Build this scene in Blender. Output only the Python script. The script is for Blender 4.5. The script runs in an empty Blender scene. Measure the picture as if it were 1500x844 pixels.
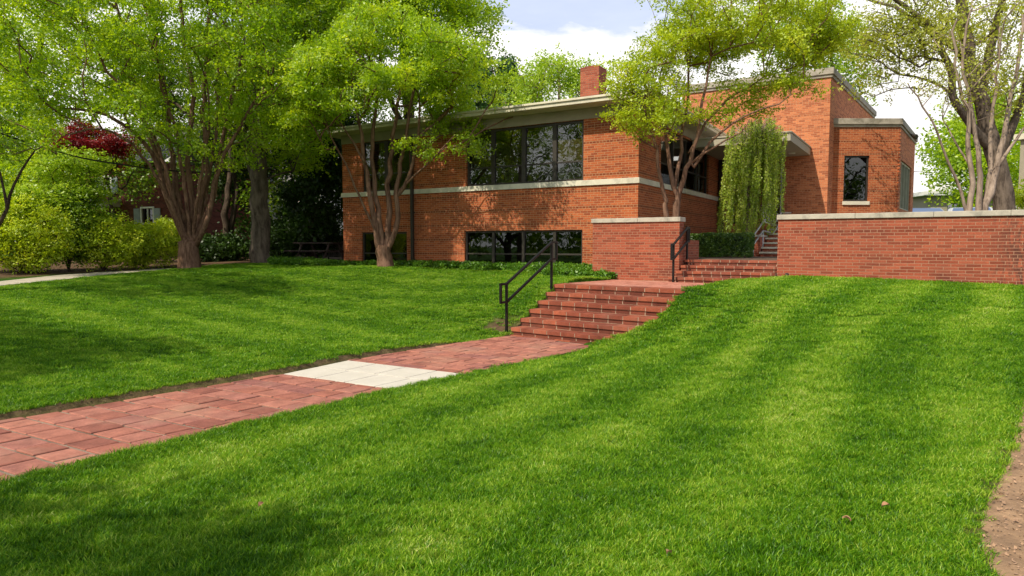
import bpy, math, random
import numpy as np
from mathutils import Vector, Matrix, noise as mnoise

random.seed(7); rng = np.random.default_rng(7)
S = bpy.context.scene
COL = S.collection
R = math.radians
# ---------------------------------------------------------------- camera model
EYE = 1.65; F = 970.0; TILT = math.atan(64/970.0)
ct, st = math.cos(TILT), math.sin(TILT)
def ray(px, py):
    a = (px-750)/F; b = (422-py)/F
    return (a, ct + b*st, -st + b*ct)
def pix(px, py, Y):                       # measured point of the photo at distance Y
    a, y, z = ray(px, py); k = Y/y
    return Vector((a*k, Y, EYE + z*k))
def gp(px, py, z=0.0):                    # measured point on the level z
    a, y, zz = ray(px, py); k = (z-EYE)/zz
    return Vector((a*k, y*k, z))
def hit(px, py, A, d):                    # measured point on the vertical plane through A along d
    a, y, z = ray(px, py)
    # (a,y)*k = A + d*t
    det = a*(-d[1]) - y*(-d[0])
    k = (A[0]*(-d[1]) - A[1]*(-d[0]))/det
    return Vector((a*k, y*k, EYE + z*k))
def along(p, A, d): return (p[0]-A[0])*d[0] + (p[1]-A[1])*d[1]

# ---------------------------------------------------------------- object helpers
def tag(o, label=None, cat=None, group=None, kind=None):
    if label: o['label'] = label
    if cat: o['category'] = cat
    if group: o['group'] = group
    if kind: o['kind'] = kind
    return o
def link(o, parent=None):
    COL.objects.link(o)
    if parent is not None: o.parent = parent
    return o
def empty(name, loc, rz=0.0, label=None, cat=None, group=None):
    o = bpy.data.objects.new(name, None); link(o)
    o.location = loc; o.rotation_euler = (0, 0, rz); o.empty_display_size = .2
    return tag(o, label, cat, group)
def copy_tree(o, parent=None):
    c = o.copy(); link(c, parent)
    for ch in list(o.children): copy_tree(ch, c)
    return c

class MB:
    def __init__(s): s.v = []; s.f = []; s.uv = []; s.mi = []
    def quad(s, a, b, c, d, uv=None, mi=0):
        n = len(s.v); s.v += [tuple(a), tuple(b), tuple(c), tuple(d)]
        s.f.append((n, n+1, n+2, n+3)); s.uv.append(uv or [(0,0),(1,0),(1,1),(0,1)]); s.mi.append(mi)
    def poly(s, pts, mi=0):
        n = len(s.v); s.v += [tuple(p) for p in pts]; s.f.append(tuple(range(n, n+len(pts))))
        s.uv.append([(p[0], p[1]) for p in pts]); s.mi.append(mi)
    def box(s, x0, x1, y0, y1, z0, z1, M=None, mi=0, ch=0.0, uo=(0,0)):
        T = (lambda p: tuple(M @ Vector(p))) if M is not None else (lambda p: p)
        def q(pts, ax):
            if ax == 0: uv = [(p[1]+uo[0], p[2]+uo[1]) for p in pts]
            elif ax == 1: uv = [(p[0]+uo[0], p[2]+uo[1]) for p in pts]
            else: uv = [(p[0]+uo[0], p[1]+uo[1]) for p in pts]
            s.quad(*[T(p) for p in pts], uv=uv, mi=mi)
        q([(x0,y0,z0),(x1,y0,z0),(x1,y0,z1),(x0,y0,z1)], 1)
        q([(x1,y1,z0),(x0,y1,z0),(x0,y1,z1),(x1,y1,z1)], 1)
        q([(x1,y0,z0),(x1,y1,z0),(x1,y1,z1),(x1,y0,z1)], 0)
        q([(x0,y1,z0),(x0,y0,z0),(x0,y0,z1),(x0,y1,z1)], 0)
        q([(x0,y0,z1),(x1,y0,z1),(x1,y1,z1),(x0,y1,z1)], 2)
        q([(x0,y1,z0),(x1,y1,z0),(x1,y0,z0),(x0,y0,z0)], 2)
    def prism(s, pts, z0, z1, mi=0):       # pts counter-clockwise plan outline
        n = len(pts)
        s.poly([(p[0], p[1], z1) for p in pts], mi); s.poly([(p[0], p[1], z0) for p in reversed(pts)], mi)
        u = 0
        for i in range(n):
            a, b = pts[i], pts[(i+1) % n]; L = math.hypot(b[0]-a[0], b[1]-a[1])
            s.quad((a[0],a[1],z0),(b[0],b[1],z0),(b[0],b[1],z1),(a[0],a[1],z1), uv=[(u,z0),(u+L,z0),(u+L,z1),(u,z1)], mi=mi); u += L
    def tube(s, pts, rad, n=8, mi=0, cap=True):
        pts = [Vector(p) for p in pts]
        if not isinstance(rad, (list, tuple)): rad = [rad]*len(pts)
        rings = []; up = None
        for i, p in enumerate(pts):
            t = (pts[min(i+1, len(pts)-1)] - pts[max(i-1, 0)]).normalized()
            if up is None: up = t.orthogonal().normalized()
            up = (up - t*up.dot(t)); up = up.normalized() if up.length > 1e-6 else t.orthogonal().normalized()
            sd = t.cross(up); k = len(s.v)
            for j in range(n):
                a = 2*math.pi*j/n
                s.v.append(tuple(p + (up*math.cos(a) + sd*math.sin(a))*rad[i]))
            rings.append(k)
        for i in range(len(rings)-1):
            a, b = rings[i], rings[i+1]
            for j in range(n):
                k = (j+1) % n
                s.f.append((a+j, a+k, b+k, b+j)); s.mi.append(mi)
                s.uv.append([(j/n, i), ((j+1)/n, i), ((j+1)/n, i+1), (j/n, i+1)])
        if cap:
            s.f.append(tuple(rings[0]+j for j in reversed(range(n)))); s.uv.append([(0,0)]*n); s.mi.append(mi)
            s.f.append(tuple(rings[-1]+j for j in range(n))); s.uv.append([(0,0)]*n); s.mi.append(mi)
    def build(s, name, mats, parent=None, smooth=False, bevel=0.0, M=None, merge=False):
        me = bpy.data.meshes.new(name)
        me.from_pydata(s.v, [], s.f)
        uvl = me.uv_layers.new(name='UVMap')
        flat = [c for f in s.uv for p in f for c in p]
        uvl.data.foreach_set('uv', flat)
        if not isinstance(mats, (list, tuple)): mats = [mats]
        for m in mats: me.materials.append(m)
        me.polygons.foreach_set('material_index', s.mi)
        if smooth: me.polygons.foreach_set('use_smooth', [True]*len(s.f))
        if M is not None: me.transform(M)
        me.update()
        o = bpy.data.objects.new(name, me); link(o, parent)
        if bevel > 0:
            if True:
                w = o.modifiers.new('weld', 'WELD'); w.merge_threshold = 1e-4
            b = o.modifiers.new('bevel', 'BEVEL'); b.width = bevel; b.segments = 2; b.limit_method = 'ANGLE'; b.angle_limit = R(40)
        return o

# ---------------------------------------------------------------- materials
def mat(name):
    m = bpy.data.materials.new(name); m.use_nodes = True
    nt = m.node_tree; nt.nodes.clear()
    return m, nt, nt.nodes, nt.links
class NB:                                   # tiny node builder
    def __init__(s, nt): s.nt = nt; s.n = nt.nodes; s.l = nt.links
    def new(s, t, **kw):
        n = s.n.new(t)
        for k, v in kw.items(): setattr(n, k, v)
        return n
    def set(s, n, **kw):
        for k, v in kw.items():
            i = n.inputs[k.replace('_', ' ')] if k.replace('_', ' ') in n.inputs else n.inputs[k]
            if hasattr(v, 'is_output') or isinstance(v, bpy.types.NodeSocket): s.l.new(v, i)
            else: i.default_value = v
        return n
    def math(s, op, a, b=None, c=None, clamp=False):
        n = s.n.new('ShaderNodeMath'); n.operation = op; n.use_clamp = clamp
        for i, v in enumerate((a, b, c)):
            if v is None: continue
            if isinstance(v, bpy.types.NodeSocket): s.l.new(v, n.inputs[i])
            else: n.inputs[i].default_value = v
        return n.outputs[0]
    def mix(s, fac, a, b, mode='MIX'):
        n = s.n.new('ShaderNodeMix'); n.data_type = 'RGBA'; n.blend_type = mode
        for sock, v in ((n.inputs[0], fac), (n.inputs[6], a), (n.inputs[7], b)):
            if isinstance(v, bpy.types.NodeSocket): s.l.new(v, sock)
            else: sock.default_value = (v if not isinstance(v, (tuple, list)) else (tuple(v) + (1,))[:4]) if sock is not n.inputs[0] else v
        return n.outputs[2]
    def noise(s, vec, scale, detail=3, rough=.55, dist=0.0):
        n = s.n.new('ShaderNodeTexNoise'); n.inputs['Scale'].default_value = scale
        n.inputs['Detail'].default_value = detail; n.inputs['Roughness'].default_value = rough; n.inputs['Distortion'].default_value = dist
        if vec is not None: s.l.new(vec, n.inputs['Vector'])
        return n.outputs[0]
    def ramp(s, fac, stops):
        n = s.n.new('ShaderNodeValToRGB'); s.l.new(fac, n.inputs[0])
        el = n.color_ramp.elements
        while len(el) > 1: el.remove(el[-1])
        for i, (p, c) in enumerate(stops):
            e = el[0] if i == 0 else el.new(p)
            e.position = p; e.color = (c, c, c, 1) if isinstance(c, (int, float)) else (tuple(c) + (1,))[:4]
        return n.outputs[0]
    def pos(s): return s.n.new('ShaderNodeNewGeometry').outputs['Position']
    def objco(s): return s.n.new('ShaderNodeTexCoord').outputs['Object']
    def uv(s): return s.n.new('ShaderNodeTexCoord').outputs['UV']
    def mapping(s, vec, scale=(1,1,1), rot=(0,0,0), loc=(0,0,0)):
        n = s.n.new('ShaderNodeMapping'); s.l.new(vec, n.inputs[0])
        n.inputs['Scale'].default_value = scale; n.inputs['Rotation'].default_value = rot; n.inputs['Location'].default_value = loc
        return n.outputs[0]
    def bump(s, h, strength=.5, dist=.01):
        n = s.n.new('ShaderNodeBump'); s.l.new(h, n.inputs['Height'])
        n.inputs['Strength'].default_value = strength; n.inputs['Distance'].default_value = dist
        return n.outputs[0]
    def bsdf(s, color, rough=.7, normal=None, metal=0.0, spec=.5):
        n = s.n.new('ShaderNodeBsdfPrincipled')
        for k, v in (('Base Color', color), ('Roughness', rough), ('Metallic', metal), ('Specular IOR Level', spec)):
            if isinstance(v, bpy.types.NodeSocket): s.l.new(v, n.inputs[k])
            else: n.inputs[k].default_value = (tuple(v)+(1,))[:4] if isinstance(v, (tuple, list)) else v
        if normal is not None: s.l.new(normal, n.inputs['Normal'])
        return n
    def out(s, sh):
        o = s.n.new('ShaderNodeOutputMaterial'); s.l.new(sh, o.inputs[0])

def brick_mat(name, cols, mortar, bw=.200, rh=.0630, period=7, mortar_size=.010, dark=.55, stain=.35, stain_col=(.05,.03,.025), headers=True, bumpd=.006, wisp=0):
    m, nt, _, L = mat(name); b = NB(nt)
    uv = b.uv(); sep = b.new('ShaderNodeSeparateXYZ'); L.new(uv, sep.inputs[0])
    # small wobble so that the courses are not ruler straight
    nz = b.noise(b.mapping(uv, (1,1,1)), 3.0, 2)
    wob = b.math('MULTIPLY', b.math('SUBTRACT', nz, .5), .006)
    comb = b.new('ShaderNodeCombineXYZ'); L.new(b.math('ADD', sep.outputs[0], wob), comb.inputs[0]); L.new(b.math('ADD', sep.outputs[1], wob), comb.inputs[1])
    def bt(w):
        n = b.new('ShaderNodeTexBrick'); L.new(comb.outputs[0], n.inputs['Vector'])
        n.offset = .5; n.inputs['Scale'].default_value = 1.0
        n.inputs['Brick Width'].default_value = w; n.inputs['Row Height'].default_value = rh
        n.inputs['Mortar Size'].default_value = mortar_size*.5; n.inputs['Mortar Smooth'].default_value = .15
        n.inputs['Bias'].default_value = -.1
        n.inputs['Color1'].default_value = (0,0,0,1); n.inputs['Color2'].default_value = (1,1,1,1); n.inputs['Mortar'].default_value = (.5,.5,.5,1)
        return n
    s_, h_ = bt(bw), bt(bw*.5)
    row = b.math('FLOOR', b.math('DIVIDE', b.math('ADD', sep.outputs[1], wob), rh))
    hd = b.math('LESS_THAN', b.math('MODULO', b.math('ADD', row, 70.0), float(period)), .9) if headers else None
    if headers:
        rnd = b.mix(hd, s_.outputs['Color'], h_.outputs['Color'])
        fm = b.new('ShaderNodeMix'); fm.data_type = 'FLOAT'
        L.new(hd, fm.inputs[0]); L.new(s_.outputs['Fac'], fm.inputs[2]); L.new(h_.outputs['Fac'], fm.inputs[3]); fac = fm.outputs[0]
    else: rnd, fac = s_.outputs['Color'], s_.outputs['Fac']
    c = b.ramp(rnd, [(0, cols[0]), (.35, cols[1]), (.7, cols[2]), (.9, cols[1]), (1, cols[3])])
    if headers: c = b.mix(b.math('MULTIPLY', hd, dark), c, tuple(x*.45 for x in cols[0]))
    n2 = b.noise(uv, 38, 4, .6); c = b.mix(.35, c, b.ramp(n2, [(.3, .25), (.7, .85)]), 'OVERLAY')
    n3 = b.noise(uv, .9, 4, .6)
    c = b.mix(b.math('MULTIPLY', b.ramp(n3, [(.52, 0), (.78, 1)]), stain), c, stain_col)
    if wisp:  # dark upright wisps mixed into the brick colour, stronger towards the right
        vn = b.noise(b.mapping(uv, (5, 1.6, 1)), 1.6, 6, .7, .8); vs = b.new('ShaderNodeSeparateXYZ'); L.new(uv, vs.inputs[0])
        c = b.mix(b.math('MULTIPLY', b.ramp(vn, [(.44, 0), (.54, .8)]), b.math('MULTIPLY', b.math('SUBTRACT', vs.outputs[0], wisp), 1.5, clamp=True)), c, (.05, .03, .025))
    n4 = b.noise(uv, 14, 2, .5)
    c = b.mix(fac, c, b.mix(n4, mortar, tuple(x*.7 for x in mortar)))
    hgt = b.math('SUBTRACT', b.math('MULTIPLY', n2, .3), fac)
    bs = b.bsdf(c, .85, b.bump(hgt, .8, bumpd), spec=.25)
    b.out(bs.outputs[0]); return m

def plain(name, col, rough=.6, metal=0.0, var=.15, scale=4.0, bumpv=.0, spec=.5, dirt=0.0, dirt_col=(.06,.055,.045), fine=40):
    m, nt, _, L = mat(name); b = NB(nt); p = b.objco()
    n = b.noise(p, scale, 5, .6)
    c = b.mix(b.ramp(n, [(.25, 0), (.75, 1)]), tuple(x*(1-var) for x in col), tuple(min(1, x*(1+var)) for x in col))
    if dirt > 0:
        n2 = b.noise(p, scale*.6+.3, 6, .7, .4)
        c = b.mix(b.math('MULTIPLY', b.ramp(n2, [(.48, 0), (.68, 1)]), dirt), c, dirt_col)
    nrm = None
    if bumpv > 0: nrm = b.bump(b.noise(p, fine, 5, .65), bumpv, .01)
    b.out(b.bsdf(c, rough, nrm, metal, spec).outputs[0]); return m

def leaf_mat(name, c0, c1, c2, trans=.45, clump=1.2, gloss=.04, amb=.0):
    m, nt, _, L = mat(name); b = NB(nt)
    at = b.new('ShaderNodeAttribute', attribute_name='tint'); p = b.pos()
    n = b.noise(p, clump, 3, .6)
    f = b.math('ADD', b.math('MULTIPLY', at.outputs['Fac'], .6), b.math('MULTIPLY', b.ramp(n, [(.3, 0), (.7, 1)]), .4))
    c = b.ramp(f, [(.05, c0), (.5, c1), (.95, c2)])
    d = b.new('ShaderNodeBsdfDiffuse'); L.new(c, d.inputs[0])
    t = b.new('ShaderNodeBsdfTranslucent'); L.new(b.mix(1.0, c, (1.25, 1.15, .55), 'MULTIPLY'), t.inputs[0])
    mx = b.new('ShaderNodeMixShader'); mx.inputs[0].default_value = trans; L.new(d.outputs[0], mx.inputs[1]); L.new(t.outputs[0], mx.inputs[2])
    g = b.new('ShaderNodeBsdfGlossy'); g.inputs['Roughness'].default_value = .45
    m2 = b.new('ShaderNodeMixShader'); m2.inputs[0].default_value = gloss; L.new(mx.outputs[0], m2.inputs[1]); L.new(g.outputs[0], m2.inputs[2])
    b.out(m2.outputs[0]); return m

def bark_mat(name, c0, c1, vs=(14,14,3), bs=.8, bd=.03):
    m, nt, _, L = mat(name); b = NB(nt); p = b.objco()
    n = b.noise(b.mapping(p, vs), 1.0, 6, .65, .6)
    n2 = b.noise(p, 3.0, 4, .6)
    c = b.mix(b.ramp(n, [(.35, 0), (.65, 1)]), c0, c1)
    c = b.mix(b.ramp(n2, [(.5, 0), (.75, .5)]), c, tuple(x*1.35 for x in c1))
    b.out(b.bsdf(c, .9, b.bump(n, bs, bd), spec=.15).outputs[0]); return m

SIDE0 = -8.0
def grass_color(b, hi=1.0):
    """shared lawn colour from the world position: mowing bands, streaks and patches"""
    p = b.pos()
    n1 = b.noise(b.mapping(p, (1, 1, .3)), .55, 4, .6, .5)
    n2 = b.noise(b.mapping(p, (1.2, 3.6, 1), (0, 0, R(8))), 1.6, 3, .6, .3)
    sep = b.new('ShaderNodeSeparateXYZ'); b.l.new(p, sep.inputs[0])
    # mowing bands run away from the path towards the right wall (right of the path) and across on the left
    s1 = b.math('ADD', b.math('MULTIPLY', sep.outputs[0], .80), b.math('MULTIPLY', sep.outputs[1], -.60))
    s2 = b.math('ADD', b.math('MULTIPLY', sep.outputs[0], .51), b.math('MULTIPLY', sep.outputs[1], .86))
    side = b.math('ADD', s1, 9.0 - 1.6 + SIDE0, clamp=False)
    side = b.math('GREATER_THAN', s1, SIDE0)
    ss = b.math('ADD', b.math('MULTIPLY', s1, side), b.math('MULTIPLY', b.math('MULTIPLY', s2, .9), b.math('SUBTRACT', 1.0, side)))
    ss = b.math('ADD', ss, b.math('MULTIPLY', b.noise(p, .35, 2, .5), 1.1))
    band = b.math('SINE', b.math('MULTIPLY', ss, 2*math.pi/1.15))
    band = b.math('MULTIPLY_ADD', band, .85, .5, clamp=True)
    f = b.math('ADD', b.math('MULTIPLY', n1, .40), b.math('MULTIPLY', n2, .52))
    bs_ = b.math('MULTIPLY', b.math('MULTIPLY_ADD', side, .06, .13), b.ramp(b.noise(p, .5, 3, .6), [(.3, .4), (.6, 1)]))
    f = b.math('ADD', f, b.math('ADD', b.math('MULTIPLY', band, bs_), .035))
    f = b.math('ADD', b.math('MULTIPLY', f, .85), .055)
    return f, p

def ground_mat():
    m, nt, _, L = mat('lawn_soil'); b = NB(nt)
    f, p = grass_color(b)
    c = b.ramp(f, [(.35, (.018, .060, .002)), (.55, (.050, .14, .004)), (.8, (.14, .24, .01))])
    fine = b.noise(b.mapping(p, (1, 1, 1)), 45, 4, .7)
    c = b.mix(b.ramp(fine, [(.3, .75), (.6, 0)]), c, (.010, .022, .004))
    # the camera stands in front; soil/leaf litter beyond the rear edge of the lawn
    at = b.new('ShaderNodeAttribute', attribute_name='soil')
    sn = b.noise(p, 9, 5, .7)
    soil = b.ramp(sn, [(.3, (.06, .035, .02)), (.55, (.14, .085, .05)), (.75, (.25, .17, .10))])
    c = b.mix(at.outputs['Fac'], c, soil)
    h = b.math('ADD', fine, b.math('MULTIPLY', sn, .6))
    b.out(b.bsdf(c, .95, b.bump(h, .8, .03), spec=.1).outputs[0]); return m

def blade_mat():
    m, nt, _, L = mat('grass_blade'); b = NB(nt)
    f, p = grass_color(b)
    oi = b.new('ShaderNodeObjectInfo'); at = b.new('ShaderNodeAttribute', attribute_name='tint')
    f = b.math('ADD', f, b.math('MULTIPLY', b.math('SUBTRACT', at.outputs['Fac'], .5), .50))
    f = b.math('ADD', f, b.math('MULTIPLY', b.math('SUBTRACT', oi.outputs['Random'], .5), .16))
    c = b.ramp(f, [(.22, (.028, .105, .002)), (.40, (.078, .230, .004)), (.57, (.165, .375, .008)), (.74, (.37, .56, .03)), (.90, (.60, .70, .12)), (1, (.8, .78, .35))])
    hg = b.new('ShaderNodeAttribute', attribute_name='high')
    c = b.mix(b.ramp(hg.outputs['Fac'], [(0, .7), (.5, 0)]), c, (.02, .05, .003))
    d = b.new('ShaderNodeBsdfDiffuse'); L.new(c, d.inputs[0])
    t = b.new('ShaderNodeBsdfTranslucent'); L.new(b.mix(1.0, c, (1.2, 1.1, .6), 'MULTIPLY'), t.inputs[0])
    mx = b.new('ShaderNodeMixShader'); mx.inputs[0].default_value = .4; L.new(d.outputs[0], mx.inputs[1]); L.new(t.outputs[0], mx.inputs[2])
    g = b.new('ShaderNodeBsdfGlossy'); g.inputs['Roughness'].default_value = .38; g.inputs[0].default_value = (.9, 1, .8, 1)
    m2 = b.new('ShaderNodeMixShader'); m2.inputs[0].default_value = .02; L.new(mx.outputs[0], m2.inputs[1]); L.new(g.outputs[0], m2.inputs[2])
    b.out(m2.outputs[0]); return m

def paver_mat(name, ramp_cols, speck=(.32,.28,.22), rough=.8):
    m, nt, _, L = mat(name); b = NB(nt); p = b.pos()
    g = b.new('ShaderNodeNewGeometry'); r = g.outputs['Random Per Island']
    c = b.ramp(r, [(i/(len(ramp_cols)-1), k) for i, k in enumerate(ramp_cols)])
    n = b.noise(p, 6, 5, .65, .3); n2 = b.noise(p, 55, 4, .6)
    c = b.mix(.55, c, b.ramp(n, [(.3, .28), (.7, .78)]), 'OVERLAY')
    c = b.mix(.3, c, b.ramp(n2, [(.3, .3), (.7, .8)]), 'OVERLAY')
    n3 = b.noise(p, 1.3, 4, .6)
    c = b.mix(b.ramp(n3, [(.5, 0), (.72, .45)]), c, speck)
    b.out(b.bsdf(c, rough, b.bump(b.math('ADD', n2, n), .5, .006), spec=.3).outputs[0]); return m

def glass_mat(name, refl=.25, tint=(.28,.29,.27)):
    m, nt, _, L = mat(name); b = NB(nt)
    tr = b.new('ShaderNodeBsdfTransparent'); tr.inputs[0].default_value = tint + (1,)
    g = b.new('ShaderNodeBsdfGlossy'); g.inputs['Roughness'].default_value = .012
    g.inputs[0].default_value = (.9, .93, .95, 1)
    n = b.noise(b.objco(), 1.3, 2, .5); L.new(b.bump(n, .05, .05), g.inputs['Normal'])
    fr = b.new('ShaderNodeFresnel'); fr.inputs[0].default_value = 1.5
    f = b.math('ADD', b.math('MULTIPLY', fr.outputs[0], 1.0), refl*.6, clamp=True)
    mx = b.new('ShaderNodeMixShader'); L.new(f, mx.inputs[0]); L.new(tr.outputs[0], mx.inputs[1]); L.new(g.outputs[0], mx.inputs[2])
    b.out(mx.outputs[0]); return m

M_ = {}
M_['brick'] = brick_mat('wing_brick', [(.27,.060,.022),(.37,.088,.030),(.45,.120,.040),(.19,.044,.018)], (.58,.35,.19), stain=.22)
M_['brick_shade'] = M_['brick']
M_['tall_brick'] = brick_mat('tower_brick', [(.34,.10,.045),(.50,.16,.068),(.60,.21,.09),(.26,.075,.038)], (.66,.36,.21), dark=.25, stain=.12)
M_['concrete'] = plain('cast_stone', (.47,.42,.34), .85, var=.16, scale=3.5, bumpv=.3, dirt=.8, dirt_col=(.18,.17,.14))
M_['weathered'] = plain('weathered_coping', (.36,.32,.26), .9, var=.25, scale=4, bumpv=.4, dirt=.8, dirt_col=(.10,.085,.05))
M_['cream'] = plain('cream_painted_concrete', (.62,.57,.43), .7, var=.10, scale=2.5, bumpv=.1, dirt=.5, dirt_col=(.3,.29,.24))
M_['belt'] = plain('pale_limestone', (.64,.59,.47), .8, var=.10, scale=2, bumpv=.2, dirt=.6, dirt_col=(.3,.28,.22))
M_['frieze'] = plain('grey_beige_frieze', (.32,.28,.20), .8, var=.08, scale=1.2, bumpv=.1, dirt=.2)
M_['soffit'] = plain('soffit_paint', (.40,.36,.28), .8, var=.06)
M_['roofing'] = plain('roofing', (.16,.15,.14), .9, var=.15, bumpv=.3)
M_['frame'] = plain('dark_bronze_frame', (.035,.028,.022), .5, .1, var=.2)
M_['pale_frame'] = plain('pale_green_frame', (.40,.42,.30), .5)
M_['rail'] = plain('black_painted_steel', (.018,.016,.016), .42, .5, var=.3, scale=12, bumpv=.05)
M_['pipe'] = plain('galvanised_pipe', (.45,.44,.42), .45, .6, var=.15)
M_['glass'] = glass_mat('window_glass', .13, (.60,.60,.56))
M_['darkglass'] = glass_mat('lower_window_glass', .06, (.14,.14,.14))
M_['room'] = plain('dark_room_wall', (.10,.085,.07), .9)
M_['blind'] = plain('cream_blind', (.85,.66,.24), .7)
M_['screen'] = plain('grey_insect_screen', (.26,.24,.21), .6)
M_['ground'] = ground_mat()
M_['blade'] = blade_mat()
M_['paver'] = paver_mat('brick_paver', [(.23,.080,.056),(.30,.108,.072),(.35,.135,.092),(.27,.105,.082),(.38,.15,.10),(.25,.095,.075)], (.42,.25,.17))
M_['landing'] = paver_mat('landing_paver', [(.36,.13,.085),(.42,.16,.11),(.48,.20,.14)], (.5,.32,.25))
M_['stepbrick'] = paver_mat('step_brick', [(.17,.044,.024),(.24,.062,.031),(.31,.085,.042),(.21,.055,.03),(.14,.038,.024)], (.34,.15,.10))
M_['shadedriser'] = paver_mat('shaded_riser_brick', [(.10,.026,.015),(.15,.040,.022),(.19,.052,.028),(.12,.03,.018)], (.20,.08,.05))  # darker copy of the step brick; shade under each nosing put into colour
M_['mortar'] = plain('pale_mortar', (.40,.29,.20), .95, var=.25, scale=12, bumpv=.4)
M_['joint'] = plain('sandy_joint', (.24,.18,.13), .95, var=.6, scale=2.2, bumpv=.5, dirt=.9, dirt_col=(.06,.05,.03))
M_['slab'] = plain('white_concrete', (.57,.52,.43), .85, var=.08, scale=5, bumpv=.3, dirt=.15, dirt_col=(.42,.36,.28))
M_['walk'] = plain('worn_concrete', (.46,.40,.31), .9, var=.15, scale=2, bumpv=.3, dirt=.3, dirt_col=(.26,.2,.13))
M_['dirt'] = plain('bare_dirt', (.30,.185,.10), .95, var=.4, scale=9, bumpv=1.0, dirt=.5, dirt_col=(.15,.085,.045), fine=45)
M_['mulch'] = plain('mulch', (.10,.06,.035), .95, var=.4, scale=10, bumpv=.9)
M_['white'] = plain('white_paint', (.72,.71,.66), .6, var=.06)
M_['shutter'] = plain('grey_blue_shutter', (.30,.34,.36), .6)
M_['siding'] = plain('white_clapboard', (.62,.62,.56), .7, var=.08)
M_['wood'] = plain('dark_weathered_wood', (.055,.036,.03), .85, var=.35, scale=9, bumpv=.3)
M_['fence'] = plain('grey_weathered_board', (.16,.15,.13), .9, var=.3, scale=6, bumpv=.3)
M_['red_house'] = brick_mat('neighbour_brick', [(.085,.022,.015),(.12,.03,.02),(.17,.045,.028),(.07,.02,.015)], (.16,.09,.06), dark=.2)
M_['chimney'] = brick_mat('chimney_brick', [(.28,.066,.036),(.37,.095,.05),(.44,.13,.07),(.22,.055,.032)], (.42,.24,.16), dark=.1, stain=.1)
M_['cable'] = plain('black_cable', (.012,.012,.012), .6)
M_['bark'] = bark_mat('crape_bark', (.085,.042,.026), (.26,.15,.10), (16,16,2.2), .7, .03)
M_['barkdark'] = bark_mat('dark_bark', (.025,.017,.013), (.10,.07,.05), (9,9,2.0), 1.0, .06)
M_['barkgrey'] = bark_mat('grey_bark', (.06,.045,.035), (.20,.155,.12), (8,8,1.8), 1.0, .06)
M_['barkpale'] = bark_mat('pale_bark', (.14,.10,.075), (.40,.31,.24), (12,12,2.0), .6, .02)
M_['leafA'] = leaf_mat('spring_leaf', (.10,.22,.006), (.34,.53,.012), (.66,.76,.03), .6)
M_['leafB'] = leaf_mat('fresh_leaf', (.11,.23,.006), (.36,.55,.014), (.68,.76,.035), .58)
M_['leafC'] = leaf_mat('yellow_green_leaf', (.16,.27,.008), (.44,.57,.014), (.70,.74,.035), .5)
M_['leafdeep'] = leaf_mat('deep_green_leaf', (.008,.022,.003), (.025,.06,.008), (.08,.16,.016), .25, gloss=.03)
M_['leafmid'] = leaf_mat('mid_green_leaf', (.05,.11,.006), (.16,.29,.012), (.36,.48,.025), .4)
M_['leafpine'] = leaf_mat('needle', (.02,.055,.012), (.05,.12,.025), (.10,.20,.04), .15)
M_['leaflime'] = leaf_mat('lime_leaf', (.18,.34,.02), (.40,.58,.04), (.62,.74,.08), .5)
M_['leafred'] = leaf_mat('crimson_leaf', (.06,.004,.006), (.22,.010,.016), (.42,.025,.03), .4)
M_['leafazalea'] = leaf_mat('azalea_leaf', (.15,.27,.01), (.48,.62,.02), (.76,.78,.06), .4, clump=2.5)
M_['leafhedge'] = leaf_mat('boxwood_leaf', (.02,.06,.003), (.07,.16,.008), (.24,.36,.02), .25, clump=4, gloss=.07)
M_['leafivy'] = leaf_mat('ground_cover_leaf', (.03,.09,.005), (.10,.25,.012), (.26,.45,.03), .35, clump=3)
M_['leafweep'] = leaf_mat('weeping_leaf', (.14,.26,.02), (.42,.56,.06), (.72,.76,.18), .45, clump=2.5)
M_['leafolive'] = leaf_mat('young_olive_leaf', (.18,.24,.02), (.42,.48,.05), (.66,.66,.10), .5)
M_['dry'] = plain('dry_leaf', (.38,.20,.10), .8)

# ---------------------------------------------------------------- plan of the place
NV = -887.0
Rv = Vector((1637.0, -970.0)).normalized()      # to the right along the facade
Vv = Vector((-Rv.y, Rv.x))                      # back, away from the camera
C0 = pix(935, 268, 17.73).to_2d()               # near corner of the wing
def on_facade(px, py): return hit(px, py, C0, Rv)
Wp = pix(995, 350, 15.4).to_2d()                # right front end of the left garden wall
def on_wall(px, py): return hit(px, py, Wp, Rv)

M_['wall_brick'] = brick_mat('garden_wall_brick', [(.23,.054,.028),(.31,.072,.036),(.38,.098,.050),(.17,.046,.032)], (.46,.24,.15), bw=.24, rh=.0610, dark=.35, stain=.55, mortar_size=.012, bumpd=.010, period=8, wisp=30+along(on_wall(1435, 360), Wp, Rv))
# stairs frame
S0 = gp(749, 491, 0.0).to_2d()
sF = Vector((.61, .7924)).normalized(); sR = Vector((sF.y, -sF.x))
N_ST = 6; RUN = .275; RISE = .1445; SW = 2.75
def st_pt(r, f, z=0): p = S0 + sR*r + sF*f; return Vector((p.x, p.y, z))
TOPZ = N_ST*RISE

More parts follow.
